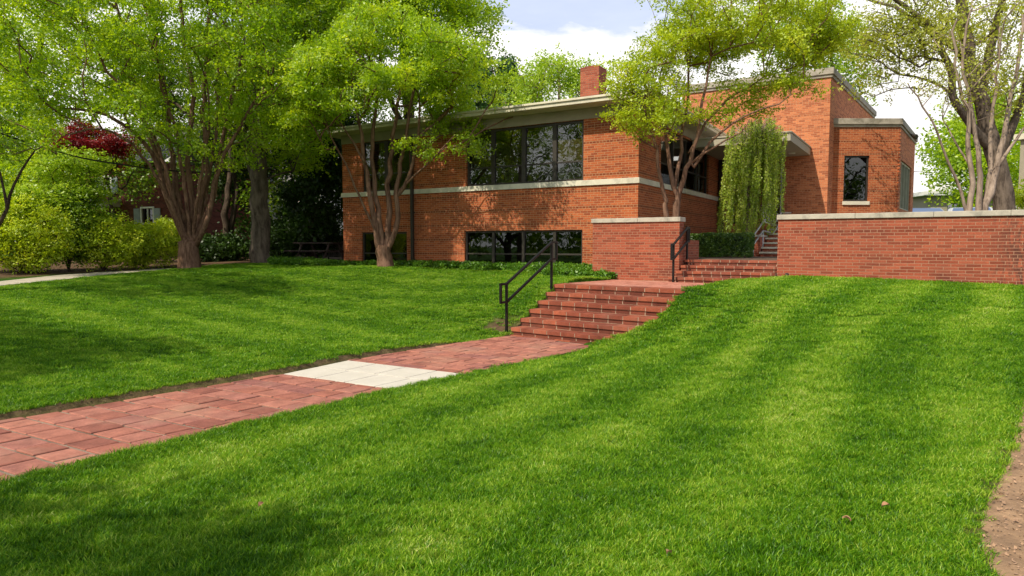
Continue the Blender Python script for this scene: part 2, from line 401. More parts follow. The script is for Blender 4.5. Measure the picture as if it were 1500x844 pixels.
# path outline on the ground
PL = [gp(-160, 650, 0), gp(0, 615, 0), gp(400, 548, 0), gp(510, 526.5, 0), gp(640, 506, 0), Vector((S0.x, S0.y, 0))]
PRt = [gp(-260, 780, 0), gp(0, 710, 0), gp(300, 637, 0), gp(580, 570.5, 0), gp(690, 549, 0), gp(880, 505.5, 0)]
PL[0] = PL[1] + (PL[1]-PL[2])*1.35; PRt[0] = PRt[1] + (PRt[1]-PRt[2])*2.6
pathpoly = [p.to_2d() for p in PL] + [st_pt(0, .35).to_2d(), st_pt(1.85, .35).to_2d()] + [p.to_2d() for p in reversed(PRt)]
def inpoly(P, poly):
    x, y = P[:, 0], P[:, 1]; ins = np.zeros(len(P), bool); n = len(poly)
    for i in range(n):
        x1, y1 = poly[i]; x2, y2 = poly[(i+1) % n]
        c = ((y1 > y) != (y2 > y)) & (x < (x2-x1)*(y-y1)/((y2-y1) if y2 != y1 else 1e-9) + x1)
        ins ^= c
    return ins
def polydist(P, poly):
    d = np.full(len(P), 1e9); n = len(poly)
    for i in range(n):
        a = np.array(poly[i]); b = np.array(poly[(i+1) % n]); ab = b-a
        t = np.clip(((P-a)@ab)/max(ab@ab, 1e-9), 0, 1)
        d = np.minimum(d, np.linalg.norm(P - (a + t[:, None]*ab), axis=1))
    return d

# ---------------------------------------------------------------- terrain height
cp = []
for p in PL: cp.append((p.x, p.y, .055))
for p in PRt: cp.append((p.x, p.y, .02))
for (px, py) in [(0, 400), (-200, 640)]: pass
def addp(p, z=None): cp.append((p[0], p[1], p[2] if z is None else z))
addp((0, 0, -.02)); addp((-3, 2, -.02)); addp((3, 2, .04)); addp((-8, -6, -.1)); addp((6, -6, .1)); addp((5.5, 4, .22)); addp((10, 3, .45)); addp((-14, 4, .05))
for (px, py) in [(1155, 406), (1250, 408.5), (1380, 414), (1500, 420), (1650, 428)]: addp(on_wall(px, py))
for i, (px, py) in enumerate([(1002, 428), (988, 439), (977, 452), (962, 467), (938, 482), (911, 494)]):
    f = RUN*(5-i); A = st_pt(0, f).to_2d(); h = hit(px, py, A, sR); addp(h, max(h.z, .03)+.01)
addp(on_wall(1040, 411)); addp(on_wall(905, 411.5), on_wall(905, 411.5).z + .04)
addp(st_pt(3.6, 1.9), .84); addp(st_pt(5.2, 0.2), .60); addp(st_pt(3.6, -.6), .36); addp(st_pt(2.6, -1.6), .07); addp(st_pt(4.6, -3.0), .20)
addp(st_pt(-.05, 0), .02)
for k in range(1, 6): addp(st_pt(-.12, RUN*k), RISE*k+.02)
addp(st_pt(-.15, 2.2), .90)
addp(st_pt(-1.6, 1.3), .52); addp(st_pt(-1.2, -.2), .10); addp(st_pt(-3.2, .2), .24)
for (px, py) in [(503, 391), (600, 392), (700, 393.5), (800, 395), (870, 396)]: addp(on_facade(px, py))
addp(pix(563, 390.5, 20.4)); addp(pix(278, 393.5, 20.8)); addp(pix(383, 383, 23.5))
addp(pix(0, 424, 14.6)); addp(pix(120, 411, 17.3)); addp(pix(250, 396, 21.5)); addp(pix(-200, 445, 13.0))
addp(pix(0, 470, 10.8)); addp(pix(200, 450, 13.3)); addp(pix(420, 440, 15.2)); addp(pix(600, 430, 16.0)); addp((-14, 9.5, .35)); 
addp(pix(0, 395, 20)); addp(pix(150, 388, 24)); addp((-30, 20, .9)); addp((-30, 40, 1.1)); addp((0, 40, 1.3)); addp((25, 40, 2.1)); addp((16, 12, 1.0)); addp((25, 20, 1.5)); addp((-30, -10, -.2)); addp((25, -10, .6))
cp = np.array(cp, float)
def tps_fit(c, lam=.004):
    n = len(c); d = np.linalg.norm(c[:, None, :2]-c[None, :, :2], axis=2)
    K = np.where(d > 0, d**2*np.log(d+1e-12), 0) + lam*n*np.eye(n)
    P = np.c_[np.ones(n), c[:, :2]]
    A = np.block([[K, P], [P.T, np.zeros((3, 3))]])
    return np.linalg.solve(A, np.r_[c[:, 2], 0, 0, 0])
cw = tps_fit(cp)
def H0(P):
    P = np.asarray(P, float); out = np.empty(len(P))
    for i in range(0, len(P), 20000):
        q = P[i:i+20000]; d = np.linalg.norm(q[:, None]-cp[None, :, :2], axis=2)
        K = np.where(d > 0, d**2*np.log(d+1e-12), 0)
        out[i:i+20000] = K@cw[:-3] + cw[-3] + q@cw[-2:]
    return out
turf = [(-.6, 1.55), (-.12, 1.62)]
for i, (px, py) in enumerate([(911, 494), (938, 482), (962, 467), (977, 452), (988, 439), (1002, 428)]):
    A = st_pt(0, RUN*i).to_2d(); h = hit(px, py, A, sR); turf.append((RUN*i, along(h, A, sR)))
turf.append((RUN*5+.9, turf[-1][1]+.35)); print('turf', turf)
def turf_edge(f): return np.interp(f, [t[0] for t in turf], [t[1] for t in turf])
def Hn(P):
    P = np.asarray(P, float)
    Q = np.c_[np.clip(P[:, 0], -30, 25), np.clip(P[:, 1], -10, 40)]
    h = H0(Q)
    ins = inpoly(P, pathpoly); d = polydist(P, pathpoly)
    sd = np.where(ins, -d, d)
    w = np.clip((sd+.10)/.10, 0, 1)              # 0 well inside the path, 1 outside
    h = np.where(sd < 0.0, -.06 + (h+.06)*w, h)
    rel = P-np.array(S0); r_ = rel@np.array(sR); f_ = rel@np.array(sF)
    on = (f_ > -.25) & (f_ < RUN*5+.15) & (r_ > turf_edge(f_)) & (r_ < SW+.5)
    env = np.clip((f_/RUN+1)*RISE, 0, TOPZ)*np.clip((f_+.25)/.25, 0, 1)+.015
    h = np.where(on, np.maximum(h, env), h)
    return h
LANDZ = on_wall(950, 411).z
stairpoly = [st_pt(.06, .06).to_2d(), st_pt(SW-.1, .06).to_2d(), st_pt(SW-.1, 1.5).to_2d(), st_pt(.06, 1.5).to_2d()]
lp = [st_pt(0, RUN*5).to_2d(), st_pt(SW, RUN*5).to_2d(), on_wall(1158, 405).to_2d(), on_wall(900, 411).to_2d() ]
def H(P):
    P = np.asarray(P, float); h = Hn(P)
    rel = P-np.array(S0); r_ = rel@np.array(sR); f_ = rel@np.array(sF); ins = inpoly(P, stairpoly) & (r_ < turf_edge(f_)+.02); h = np.where(ins, np.minimum(h, -.1), h)
    ins = inpoly(P, lp) & (r_ < turf_edge(f_)+.3); h = np.where(ins, np.minimum(h, .60), h)
    return h
def hz(x, y): return float(H(np.array([[x, y]]))[0])

# dirt bed in the near right corner
dirt_edge = [gp(1500, 590, .28), gp(1487, 660, .20), gp(1465, 705, .17), gp(1447, 745, .13), gp(1442, 795, .1), gp(1475, 850, .08), gp(1530, 890, .08)]
dirtpoly = [p.to_2d() for p in dirt_edge] + [Vector((4.5, 1.2)), Vector((9, 1.0)), Vector((9, 5.2))]
# concrete walk on the far left
wk0 = [pix(-250, 437, 13.2), pix(0, 418.5, 15.2), pix(120, 406.5, 18.0), pix(262, 394.5, 21.6)]
walk_dir = (wk0[3].to_2d()-wk0[0].to_2d()).normalized(); walk_n = Vector((-walk_dir.y, walk_dir.x))
walkpoly = [p.to_2d() for p in wk0] + [ (wk0[3].to_2d() + walk_n*1.1)] + [(p.to_2d() + walk_n*1.3) for p in reversed(wk0[:3])]

def axis(lo, hi, f0, f1, fine, mid, lo2, hi2):
    a = list(np.arange(f0, f1, fine)); x = f1
    while x < hi: a.append(x); x += mid
    s = mid
    while x < hi2: a.append(x); s *= 1.35; x += s
    a.append(hi2); x = f0-mid; 
    while x > lo: a.insert(0, x); x -= mid
    s = mid
    while x > lo2: a.insert(0, x); s *= 1.35; x -= s
    a.insert(0, lo2); return np.array(a)
gx = axis(-30, 25, -9, 6, .1, .5, -600, 600); gy = axis(-10, 40, 2.5, 16.5, .1, .5, -200, 900)
GX, GY = np.meshgrid(gx, gy); P = np.c_[GX.ravel(), GY.ravel()]
Z = H(P)
me = bpy.data.meshes.new('ground')
nx, ny = len(gx), len(gy)
ii = (np.arange(ny-1)[:, None]*nx + np.arange(nx-1)[None, :]).ravel()
quads = np.c_[ii, ii+1, ii+nx+1, ii+nx]
def np_mesh(name, V, Q, mats, attrs=None, smooth=False, uv=None):
    me = bpy.data.meshes.new(name); k = Q.shape[1]
    me.vertices.add(len(V)); me.vertices.foreach_set('co', V.astype(np.float32).ravel())
    me.loops.add(Q.size); me.loops.foreach_set('vertex_index', Q.astype(np.int32).ravel())
    me.polygons.add(len(Q)); me.polygons.foreach_set('loop_start', (np.arange(len(Q))*k).astype(np.int32))
    if smooth: me.polygons.foreach_set('use_smooth', np.ones(len(Q), bool))
    for m in (mats if isinstance(mats, (list, tuple)) else [mats]): me.materials.append(m)
    for n, a in (attrs or {}).items():
        at = me.attributes.new(n, 'FLOAT', 'POINT'); at.data.foreach_set('value', a.astype(np.float32))
    me.update(calc_edges=True); me.validate()
    return me
# bare soil factor: along the rear left beds, behind the building, in the dirt bed
sv = np.zeros(len(P))
rel = (P - np.array(wk0[0].to_2d())) @ np.array(walk_n)
relu = (P - np.array(wk0[0].to_2d())) @ np.array(walk_dir)
sv = np.maximum(sv, np.clip((rel-1.15)*3, 0, 1)*(rel < 11)*(P[:, 0] < -6.5))
rt = P - np.array(pix(383, 386, 22.3).to_2d())
sv = np.maximum(sv, np.clip((P[:, 1]-22.2)*1.6, 0, 1)*(P[:, 0] > -12.5)*(P[:, 0] < -4))
sv = np.maximum(sv, inpoly(P, dirtpoly)*1.0)
bare = st_pt(-.34, .12).to_2d()
sv = np.maximum(sv, np.clip(1.3-np.linalg.norm((P-np.array(bare))*np.array([1, 1]), axis=1)/.42, 0, 1))
sv = np.maximum(sv, np.clip(1-polydist(P, [tuple(p) for p in dirtpoly])/.16, 0, 1)*.8)
sv = np.maximum(sv, np.clip(1.3-polydist(P, [tuple(p) for p in pathpoly])/.10, 0, 1)*.9)
me = np_mesh('ground', np.c_[P, Z], quads, M_['ground'], {'soil': sv}, smooth=True)
tag(link(bpy.data.objects.new('ground', me)), kind='structure')

# ---------------------------------------------------------------- path, slab, landing, terrace
def clip_poly(sub, clipp):                 # Sutherland-Hodgman against a convex polygon (ccw)
    out = sub
    n = len(clipp)
    for i in range(n):
        a, b = clipp[i], clipp[(i+1) % n]; inp = out; out = []
        if not inp: break
        def side(p): return (b[0]-a[0])*(p[1]-a[1]) - (b[1]-a[1])*(p[0]-a[0])
        for j in range(len(inp)):
            p, q = inp[j], inp[(j+1) % len(inp)]; sp, sq = side(p), side(q)
            if sp >= 0: out.append(p)
            if (sp >= 0) != (sq >= 0):
                t = sp/(sp-sq); out.append((p[0]+(q[0]-p[0])*t, p[1]+(q[1]-p[1])*t))
    return out
def paver(mb, pts, z, h, tilt=(0, 0), cen=None, ch=.006):
    n = len(pts); cx = sum(p[0] for p in pts)/n; cy = sum(p[1] for p in pts)/n
    zz = lambda x, y: z + tilt[0]*(x-cx) + tilt[1]*(y-cy)
    def inset(p, d):
        vx, vy = cx-p[0], cy-p[1]; L = math.hypot(vx, vy) or 1; return (p[0]+vx/L*d, p[1]+vy/L*d)
    k = len(mb.v)
    mb.v += [(p[0], p[1], z-h) for p in pts] + [(p[0], p[1], zz(*p)-ch) for p in pts]
    ins = [inset(p, ch*1.6) for p in pts]; mb.v += [(p[0], p[1], zz(*p)) for p in ins]
    for i in range(n):
        j = (i+1) % n
        for o in (0, n):
            mb.f.append((k+o+i, k+o+j, k+o+n+j, k+o+n+i)); mb.uv.append([(0,0)]*4); mb.mi.append(0)
    mb.f.append(tuple(k+2*n+i for i in range(n))); mb.uv.append([(0,0)]*n); mb.mi.append(0)

slabq = [gp(588, 571.5), gp(690, 549), gp(510, 528), gp(415, 548)]     # white slab corners, ccw from near right
pa = PL[0].to_2d(); 
pdir = (PL[3].to_2d()-PL[1].to_2d()).normalized(); pn = Vector((pdir.y, -pdir.x))   # to the right
mb = MB(); rr = random.Random(3)
pp = [tuple(p) for p in pathpoly]
org = PL[1].to_2d()
# the slab divides the path: pavers on both sides, none inside
def slab_side(x, y):
    a, b = slabq[3], slabq[0]; c, d = slabq[2], slabq[1]
    s1 = (b.x-a.x)*(y-a.y) - (b.y-a.y)*(x-a.x); s2 = (d.x-c.x)*(y-c.y) - (d.y-c.y)*(x-c.x)
    return s1, s2
a0, b0, c0, d0 = slabq[3], slabq[0], slabq[2], slabq[1]
def half(p, q, sgn):                        # large convex quad on one side of the line p-q
    dx, dy = q.x-p.x, q.y-p.y; L = math.hypot(dx, dy); dx /= L; dy /= L; nx_, ny_ = -dy*sgn, dx*sgn
    A = (p.x-dx*9, p.y-dy*9); B = (p.x+dx*11, p.y+dy*11)
    q = [A, B, (B[0]+nx_*30, B[1]+ny_*30), (A[0]+nx_*30, A[1]+ny_*30)]
    return q if sgn > 0 else q[::-1]
near_half = half(a0, b0, -1); far_half = half(c0, d0, 1)
xoff = (b0-a0).to_2d().normalized()        # direction of the cross joints
# pavers in rows across: rows follow the cross direction, joints staggered
def strip_clip(q):                          # clip by the path outline piecewise (outline split in convex quads)
    res = []
    for (p1, p2, q1, q2) in segs:
        c = clip_poly(q, [p1, q1, q2, p2]);
        if len(c) > 2: res.append(c)
    return res
Lp = [p.to_2d() for p in PL]; Rp = [p.to_2d() for p in PRt]
# smooth path edges as functions of distance along
def edge_off(s, pts):
    best = None
    uu = [((p-org).dot(pdir), (p-org).dot(pn)) for p in pts]
    uu.sort()
    for (u0, o0), (u1, o1) in zip(uu, uu[1:]):
        if u0 <= s <= u1: return o0 + (o1-o0)*(s-u0)/(u1-u0)
    return uu[0][1] if s < uu[0][0] else uu[-1][1]
cross_skew = xoff.dot(pdir)/max(1e-6, xoff.dot(pn))
s = -6.2; row = 0
while s < 9.6:
    dlen = .29 + rr.uniform(-.012, .012)
    for half_q, flip in ((near_half, 0), (far_half, 1)):
        sk = cross_skew if not flip else cross_skew*.9
        o = -.6 - rr.random()*.3
        if not flip: o = -.6 - (row % 2)*.13 - rr.random()*.04
        while o < 2.6:
            w = .295 + rr.uniform(-.015, .03)
            g = .009 + rr.random()*.009
            corners = []
            for (oo, ss) in ((o+g, s+g), (o+g, s+dlen-g), (o+w-g, s+dlen-g), (o+w-g, s+g)):
                p = org + pdir*(ss + sk*oo) + pn*oo
                corners.append((p.x, p.y))
            corners = corners[::-1]
            c = clip_poly(corners, half_q)
            if len(c) > 2:
                # cut by left and right edge of the path
                cm = sum(x for x, _ in c)/len(c), sum(y for _, y in c)/len(c)
                sm = (Vector(cm)-org).dot(pdir); eL, eR = edge_off(sm, Lp), edge_off(sm, Rp)
                A = org + pdir*(sm-5) + pn*(edge_off(sm-.2, Lp) - 24.8*(edge_off(sm+.2, Lp)-edge_off(sm-.2, Lp))/2*.4)
                dl = (edge_off(sm+.2, Lp)-edge_off(sm-.2, Lp))/.4; dr = (edge_off(sm+.2, Rp)-edge_off(sm-.2, Rp))/.4
                q = [org + pdir*(sm-3) + pn*(eL-3*dl), org + pdir*(sm-3) + pn*(eR-3*dr), org + pdir*(sm+3) + pn*(eR+3*dr), org + pdir*(sm+3) + pn*(eL+3*dl)]
                c = clip_poly(c, [tuple(x) for x in q])
                if len(c) > 2 and sm < 12:
                    ar = abs(sum(c[i][0]*c[(i+1) % len(c)][1]-c[(i+1) % len(c)][0]*c[i][1] for i in range(len(c))))/2
                    fr = (Vector(cm)-S0).dot(sF)
                    if ar > .006 and fr < -.02:
                        paver(mb, c, rr.uniform(-.004, .004), .05, (rr.uniform(-.012, .012), rr.uniform(-.012, .012)))
            o += w
    s += dlen; row += 1
o = mb.build('path', M_['paver']); tag(o, kind='structure')
mb = MB()                                   # sand bed that fills the joints
cent = [((a+b)/2) for a, b in zip(Lp, Rp)]
for i in range(len(Lp)-1):
    mb.quad((*Lp[i], -.011), (*Rp[i], -.011), (*Rp[i+1], -.011), (*Lp[i+1], -.011))
e1, e2 = st_pt(0, .3), st_pt(1.9, .3); mb.quad((*Lp[-1], -.011), (*Rp[-1], -.011), (e2.x, e2.y, -.011), (e1.x, e1.y, -.011))
tag(mb.build('path_joint_bed', M_['joint']), kind='structure')
mb = MB()                                   # white slab: four by two panels
for i in range(4):
    for j in range(2):
        def bl(u, v): return (a0.lerp(b0, u)).lerp(c0.lerp(d0, u), v)
        off = .0 if j else .04
        u0, u1, v0, v1 = max(0, i/4+.004+(off if i else 0)), min(1, (i+1)/4-.004+off), j*.5+.007, j*.5+.493
        q = [bl(u0, v0), bl(u1, v0), bl(u1, v1), bl(u0, v1)]
        paver(mb, [(p.x, p.y) for p in q], .002, .05, ch=.003)
tag(mb.build('path_slab', M_['slab']), kind='structure')

mb = MB()                                   # landing between the two flights
def lz(p):
    f = (Vector(p)-S0).dot(sF); w = (Vector(p)-Wp).dot(Vv)
    d0_ = f-RUN*5; d1_ = -w; t = min(1, max(0, d0_/max(1e-3, d0_+max(0, d1_))))
    return TOPZ + (LANDZ-TOPZ)*t
s = RUN*5 + .29; row = 0
lpc = [tuple(p) for p in lp]
while s < 4.8:
    o_ = -3 - (row % 2)*.1
    while o_ < 6:
        c = [tuple(st_pt(a, b_).to_2d()) for a, b_ in ((o_+.004, s+.004), (o_+.196, s+.004), (o_+.196, s+.096), (o_+.004, s+.096))]
        c = clip_poly(c, lpc)
        if len(c) > 2:
            cm = (sum(x for x, _ in c)/len(c), sum(y for _, y in c)/len(c))
            paver(mb, c, lz(cm)+rr.uniform(-.002, .002), .05, ch=.003)
        o_ += .2
    s += .1; row += 1
tag(mb.build('landing', M_['landing']), kind='structure')
mb = MB(); mb.poly([(p[0], p[1], lz(p)-.006) for p in [lp[0]+sF*.2, lp[1]+sF*.2, lp[2], lp[3]]]); tag(mb.build('landing_bed', M_['joint']), kind='structure')

# ---------------------------------------------------------------- brick steps
def flight(name, label, pt, n, run, rise, z0, xl, xr, blen, mats, widths=None):
    root = empty(name, pt(0, 0, z0), 0, label, 'steps')
    inv = Matrix.Translation(-root.location)
    for i in range(n):
        mb = MB(); f0 = run*i; zt = z0+rise*(i+1); a, b = (xl, xr) if widths is None else widths[i]
        # core of mortar
        def bx(r0, r1, y0, y1, c0_, c1_, ch=0, mi=0, jit=0):
            k = len(mb.v); P8 = []
            for z in (c0_, c1_):
                for (r, y) in ((r0, y0), (r1, y0), (r1, y1), (r0, y1)): P8.append(pt(r, y, z))
            if ch:
                pass
            mb.v += [tuple(p) for p in P8]
            for f in ((0,1,5,4),(1,2,6,5),(2,3,7,6),(3,0,4,7),(4,5,6,7),(3,2,1,0)):
                mb.f.append(tuple(k+x for x in f)); mb.uv.append([(0,0),(1,0),(1,1),(0,1)]); mb.mi.append(mi)
        back = run*n + .10; h1_ = rise*.5
        bx(a+.006, b-.006, f0-.017, f0+run+.1, zt-h1_+.002, zt-.006, mi=1); bx(a+.006, b-.006, f0+.004, f0+run+.1, zt-rise-.02, zt-h1_+.002, mi=1)
        h1 = rise*.5
        x = a - rr.uniform(0, .06)
        while x < b-.02:
            x0, x1 = max(a, x), min(b, x+blen)
            if x1-x0 > .03:
                j = rr.uniform(-.004, .004)
                bx(x0+.007, x1-.007, f0-.024+j, f0+run+.02, zt-h1+.004, zt+rr.uniform(-.003, .002))       # nosing brick
            x += blen
        x = a - rr.uniform(0, .05) - blen*.06
        while x < b-.02:
            x0, x1 = max(a, x), min(b, x+blen)
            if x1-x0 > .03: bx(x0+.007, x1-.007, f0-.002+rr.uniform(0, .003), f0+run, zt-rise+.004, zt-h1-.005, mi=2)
            x += blen
        mb.build('step', mats, root, bevel=.004, M=inv)
    return root
st1 = flight('brick_steps', 'wide flight of six red brick steps climbing from the path to the landing', st_pt, N_ST, RUN, RISE, 0, 0, SW, .285, [M_['stepbrick'], M_['mortar'], M_['shadedriser']])
mb = MB(); a_ = st_pt(-.03, -.05, -.02); inv1 = Matrix.Translation(-st1.location)
for k in range(6):
    r0, r1 = -.02+k*.33, .31+k*.33
    q = [st_pt(r0+.003, -.06), st_pt(r1-.003, -.06), st_pt(r1-.003, .02), st_pt(r0+.003, .02)]
    paver(mb, [(p.x, p.y) for p in q], .014, .04)
mb.build('footing_edge', M_['stepbrick'], st1, M=inv1)
mb = MB(); mb.v = []                         # rough dark edging on the right end of the top step
for k in range(7):
    f = RUN*5 + .02 + k*.07; h_ = .07
    mb.box(0, .09, 0, .075, -.02, h_, Matrix.Translation(st_pt(SW+.01, f, TOPZ-.09-.012*k)) @ Matrix.Rotation(math.atan2(sR.y, sR.x)+rr.uniform(-.3, .3), 4, 'Z') @ Matrix.Rotation(rr.uniform(-.2, .2), 4, 'X'))
mb.build('edging', M_['mortar'], st1, M=inv1, bevel=.008)
WEL = along(on_wall(995, 405), Wp, Rv); WER = along(on_wall(1138, 400), Wp, Rv)
R0 = Wp
def rs_pt(r, f, z=0): p = R0 + Rv*r + Vv*(f-.52); return Vector((p.x, p.y, z))
wr = [(WEL-.10, WER+.16), (WEL-.02, WER+.004), (WEL+.004, WER-.004), (WEL+.004, WER-.004)]
TERR = LANDZ + 4*.125
st2 = flight('brick_steps', 'short flight of four brick steps between the two garden walls', rs_pt, 4, .30, .125, LANDZ, 0, 2, .21, [M_['stepbrick'], M_['mortar'], M_['shadedriser']], widths=wr)

# terrace ground behind the walls
mb = MB()
t0 = Wp + Rv*(WEL-.2) + Vv*.66
tp = [t0, Wp + Rv*WER + Vv*.66, Wp + Rv*WER + Vv*.2, Wp+Rv*40+Vv*.2, Wp+Rv*40+Vv*22, Wp+Rv*(-2)+Vv*22, Wp + Rv*(-2)+Vv*1.8, Wp + Rv*(WEL-.2)+Vv*1.8]
mb.poly([(p.x, p.y, TERR-.004) for p in tp])
tag(mb.build('terrace_ground', M_['mulch']), kind='structure')

# ---------------------------------------------------------------- garden walls
WTOP = on_wall(1140, 315).z; WT = .36
def garden_wall(label, r0, r1, extra=None, zb=.3, plug=None):
    o0 = Wp + Rv*r0
    root = empty('brick_garden_wall', (o0.x, o0.y, zb), math.atan2(Rv.y, Rv.x), label, 'garden wall', 'low brick garden walls')
    L = r1-r0; mb = MB(); h = WTOP-.105-zb
    mb.box(0, L, 0, WT, 0, h, uo=(r0+30, 0))
    if extra: mb.box(*extra, 0, h-.002)
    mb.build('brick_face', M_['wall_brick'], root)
    mb = MB(); x = -.03; i = 0; rr_ = random.Random(int(L*10))
    while x < L+.03-1e-3:
        x1 = min(L+.03, x+rr_.choice([1.2, 1.5, 1.35]))
        if L+.03-x1 < .3: x1 = L+.03
        mb.box(x+.002, x1-.002, -.035, WT+.035, h+.002, h+.107+rr_.uniform(-.002, .002)); x = x1
    if extra: mb.box(extra[0]-.03, extra[1]+.03, WT+.04, extra[3], h+.002, h+.105)
    mb.build('coping', M_['concrete'], root, bevel=.008)
    return root
rl = along(on_wall(868, 360), Wp, Rv)
gap = along(on_facade(868, 390), Wp, Vv)
garden_wall('short brick garden wall beside the slim tree, its coping mottled grey', rl, 0, (0, .36, WT+.002, 1.60))
garden_wall('long brick garden wall running to the edge of the lawn at right, dark wisps at its end', WER, WER+17)
mb = MB()   # soil of the planter behind the short wall
q = [Wp+Rv*(rl+.3)+Vv*.3, Wp+Rv*(-.02)+Vv*.3, Wp+Rv*(-.02)+Vv*1.9, Wp+Rv*(rl+.3)+Vv*1.9]
mb.poly([(p.x, p.y, 1.75) for p in q]); tag(mb.build('planter_ground', M_['mulch']), kind='structure')
mb = MB()
mb.box(-.18, 0, .37, 1.72, .3, 1.75, Matrix.Translation((Wp.x, Wp.y, 0)) @ Matrix.Rotation(math.atan2(Rv.y, Rv.x), 4, 'Z'))
mb.build('x', M_['wall_brick']).name = 'planter_side'
ps = bpy.data.objects['planter_side']; tag(ps, 'low brick planter side behind the short garden wall', 'planter')
# vent hole and pipe end in the long wall foot
p = on_wall(1153, 402)
mb = MB(); mb.tube([(p.x, p.y, p.z), (p.x-Vv.x*.07, p.y-Vv.y*.07, p.z-.002)], .035, 12)
tag(mb.build('drain_pipe', M_['wood']), 'rusty round drain pipe end poking out at the foot of the long brick wall', 'drain pipe')

# ---------------------------------------------------------------- the brick building
BL = -along(on_facade(503, 340), C0, Rv)              # facade length
ORG = C0 - Rv*BL
ang = math.atan2(Rv.y, Rv.x)
ZB = .55
bld = empty('brick_building', (ORG.x, ORG.y, 0), ang, 'two storey modern brick building with flat cream roof, dark windows and tall rear block', 'building')
def tl(p): q = Vector((p[0], p[1]))-ORG; return Vector((q.dot(Rv), q.dot(Vv)))
def fx(px, py): return tl(on_facade(px, py)).x
def fz(px, py): return on_facade(px, py).z
SD = Vector((Vv.x, Vv.y))
def on_side(px, py): return hit(px, py, C0, SD)

def wall(name, A, B, z0, z1, openings, m, parent, reveal=.13, uo=0.0, smooth=False):
    A = Vector(A); B = Vector(B); L = (B-A).length; d = (B-A)/L; n = Vector((d.y, -d.x))
    xs = sorted({0.0, L} | {o_[0] for o_ in openings} | {o_[1] for o_ in openings})
    zs = sorted({z0, z1} | {o_[2] for o_ in openings} | {o_[3] for o_ in openings})
    mb = MB()
    P3 = lambda u, z, dep=0: (A.x+d.x*u-n.x*dep, A.y+d.y*u-n.y*dep, z)
    for i in range(len(xs)-1):
        for j in range(len(zs)-1):
            xm, zm = (xs[i]+xs[i+1])/2, (zs[j]+zs[j+1])/2
            if any(o_[0] < xm < o_[1] and o_[2] < zm < o_[3] for o_ in openings): continue
            u0, u1, a, b = xs[i], xs[i+1], zs[j], zs[j+1]
            mb.quad(P3(u0, a), P3(u1, a), P3(u1, b), P3(u0, b), uv=[(u0+uo, a), (u1+uo, a), (u1+uo, b), (u0+uo, b)])
    for (u0, u1, a, b) in [o_[:4] for o_ in openings]:
        mb.quad(P3(u0, a), P3(u0, a, reveal), P3(u0, b, reveal), P3(u0, b), uv=[(0, a), (reveal, a), (reveal, b), (0, b)])
        mb.quad(P3(u1, a, reveal), P3(u1, a), P3(u1, b), P3(u1, b, reveal), uv=[(0, a), (reveal, a), (reveal, b), (0, b)])
        mb.quad(P3(u0, b), P3(u0, b, reveal), P3(u1, b, reveal), P3(u1, b), uv=[(u0, 0), (u0, .1), (u1, .1), (u1, 0)])
        mb.quad(P3(u0, a, reveal), P3(u0, a), P3(u1, a), P3(u1, a, reveal), uv=[(u0, 0), (u0, .1), (u1, .1), (u1, 0)])
    return mb.build(name, m, parent)
def boxon(mb, A, d, n, u0, u1, z0, z1, p0, p1, mi=0):      # box standing on a wall: p0..p1 is the depth measured outwards
    M = Matrix(((d.x, n.x, 0, A.x), (d.y, n.y, 0, A.y), (0, 0, 1, 0), (0, 0, 0, 1)))
    k = len(mb.f); mb.box(u0, u1, p0, p1, z0, z1, M, mi)
    if M.determinant() < 0:
        for i in range(k, len(mb.f)): mb.f[i] = mb.f[i][::-1]; mb.uv[i] = mb.uv[i][::-1]
def window(A, B, op, mull, bars, parent, inset=.09, fw=.06, glass='glass', mw=.07, screens=None, blinds=None, name='window', fm='frame'):
    A = Vector(A); B = Vector(B); L = (B-A).length; d = (B-A)/L; n = Vector((d.y, -d.x)); u0, u1, z0, z1 = op[:4]
    mb = MB()
    boxon(mb, A, d, n, u0+.002, u0+fw, z0+.002, z1-.002, -inset-.05, -inset+.03)
    boxon(mb, A, d, n, u1-fw, u1-.002, z0+.002, z1-.002, -inset-.05, -inset+.03)
    boxon(mb, A, d, n, u0+fw, u1-fw, z1-fw, z1-.002, -inset-.05, -inset+.028)
    boxon(mb, A, d, n, u0+fw, u1-fw, z0+.002, z0+fw, -inset-.05, -inset+.028)
    edges = [u0+fw] + [u for m_ in mull for u in (m_-mw/2, m_+mw/2)] + [u1-fw]
    for m_ in mull: boxon(mb, A, d, n, m_-mw/2, m_+mw/2, z0+fw, z1-fw, -inset-.05, -inset+.04)
    for k in range(0, len(edges), 2):
        for bz in bars: boxon(mb, A, d, n, edges[k]+.001, edges[k+1]-.001, bz-.022, bz+.022, -inset-.045, -inset+.022)
    w = mb.build(name, M_[fm], parent, bevel=.004)
    mb = MB()
    for k in range(0, len(edges), 2):
        zz = [z0+fw] + [x for bz in bars for x in (bz-.02, bz+.02)] + [z1-fw]
        for j in range(0, len(zz), 2):
            P3 = lambda u, z: (A.x+d.x*u-n.x*(inset+.01), A.y+d.y*u-n.y*(inset+.01), z)
            mb.quad(P3(edges[k], zz[j]), P3(edges[k+1], zz[j]), P3(edges[k+1], zz[j+1]), P3(edges[k], zz[j+1]))
    mb.build('pane', M_[glass], w)
    if blinds:
        for (k, za, zb_, mname) in blinds:
            mb = MB(); z = za
            while z < zb_:
                M = Matrix(((d.x, n.x, 0, A.x-n.x*(inset+.045)), (d.y, n.y, 0, A.y-n.y*(inset+.045)), (0, 0, 1, z), (0, 0, 0, 1))) @ Matrix.Rotation(R(55), 4, 'X')
                mb.box(edges[2*k]+.01, edges[2*k+1]-.01, -.02, .02, -.001, .001, M); z += .038
            mb.build('blind', M_[mname], w)
    return w

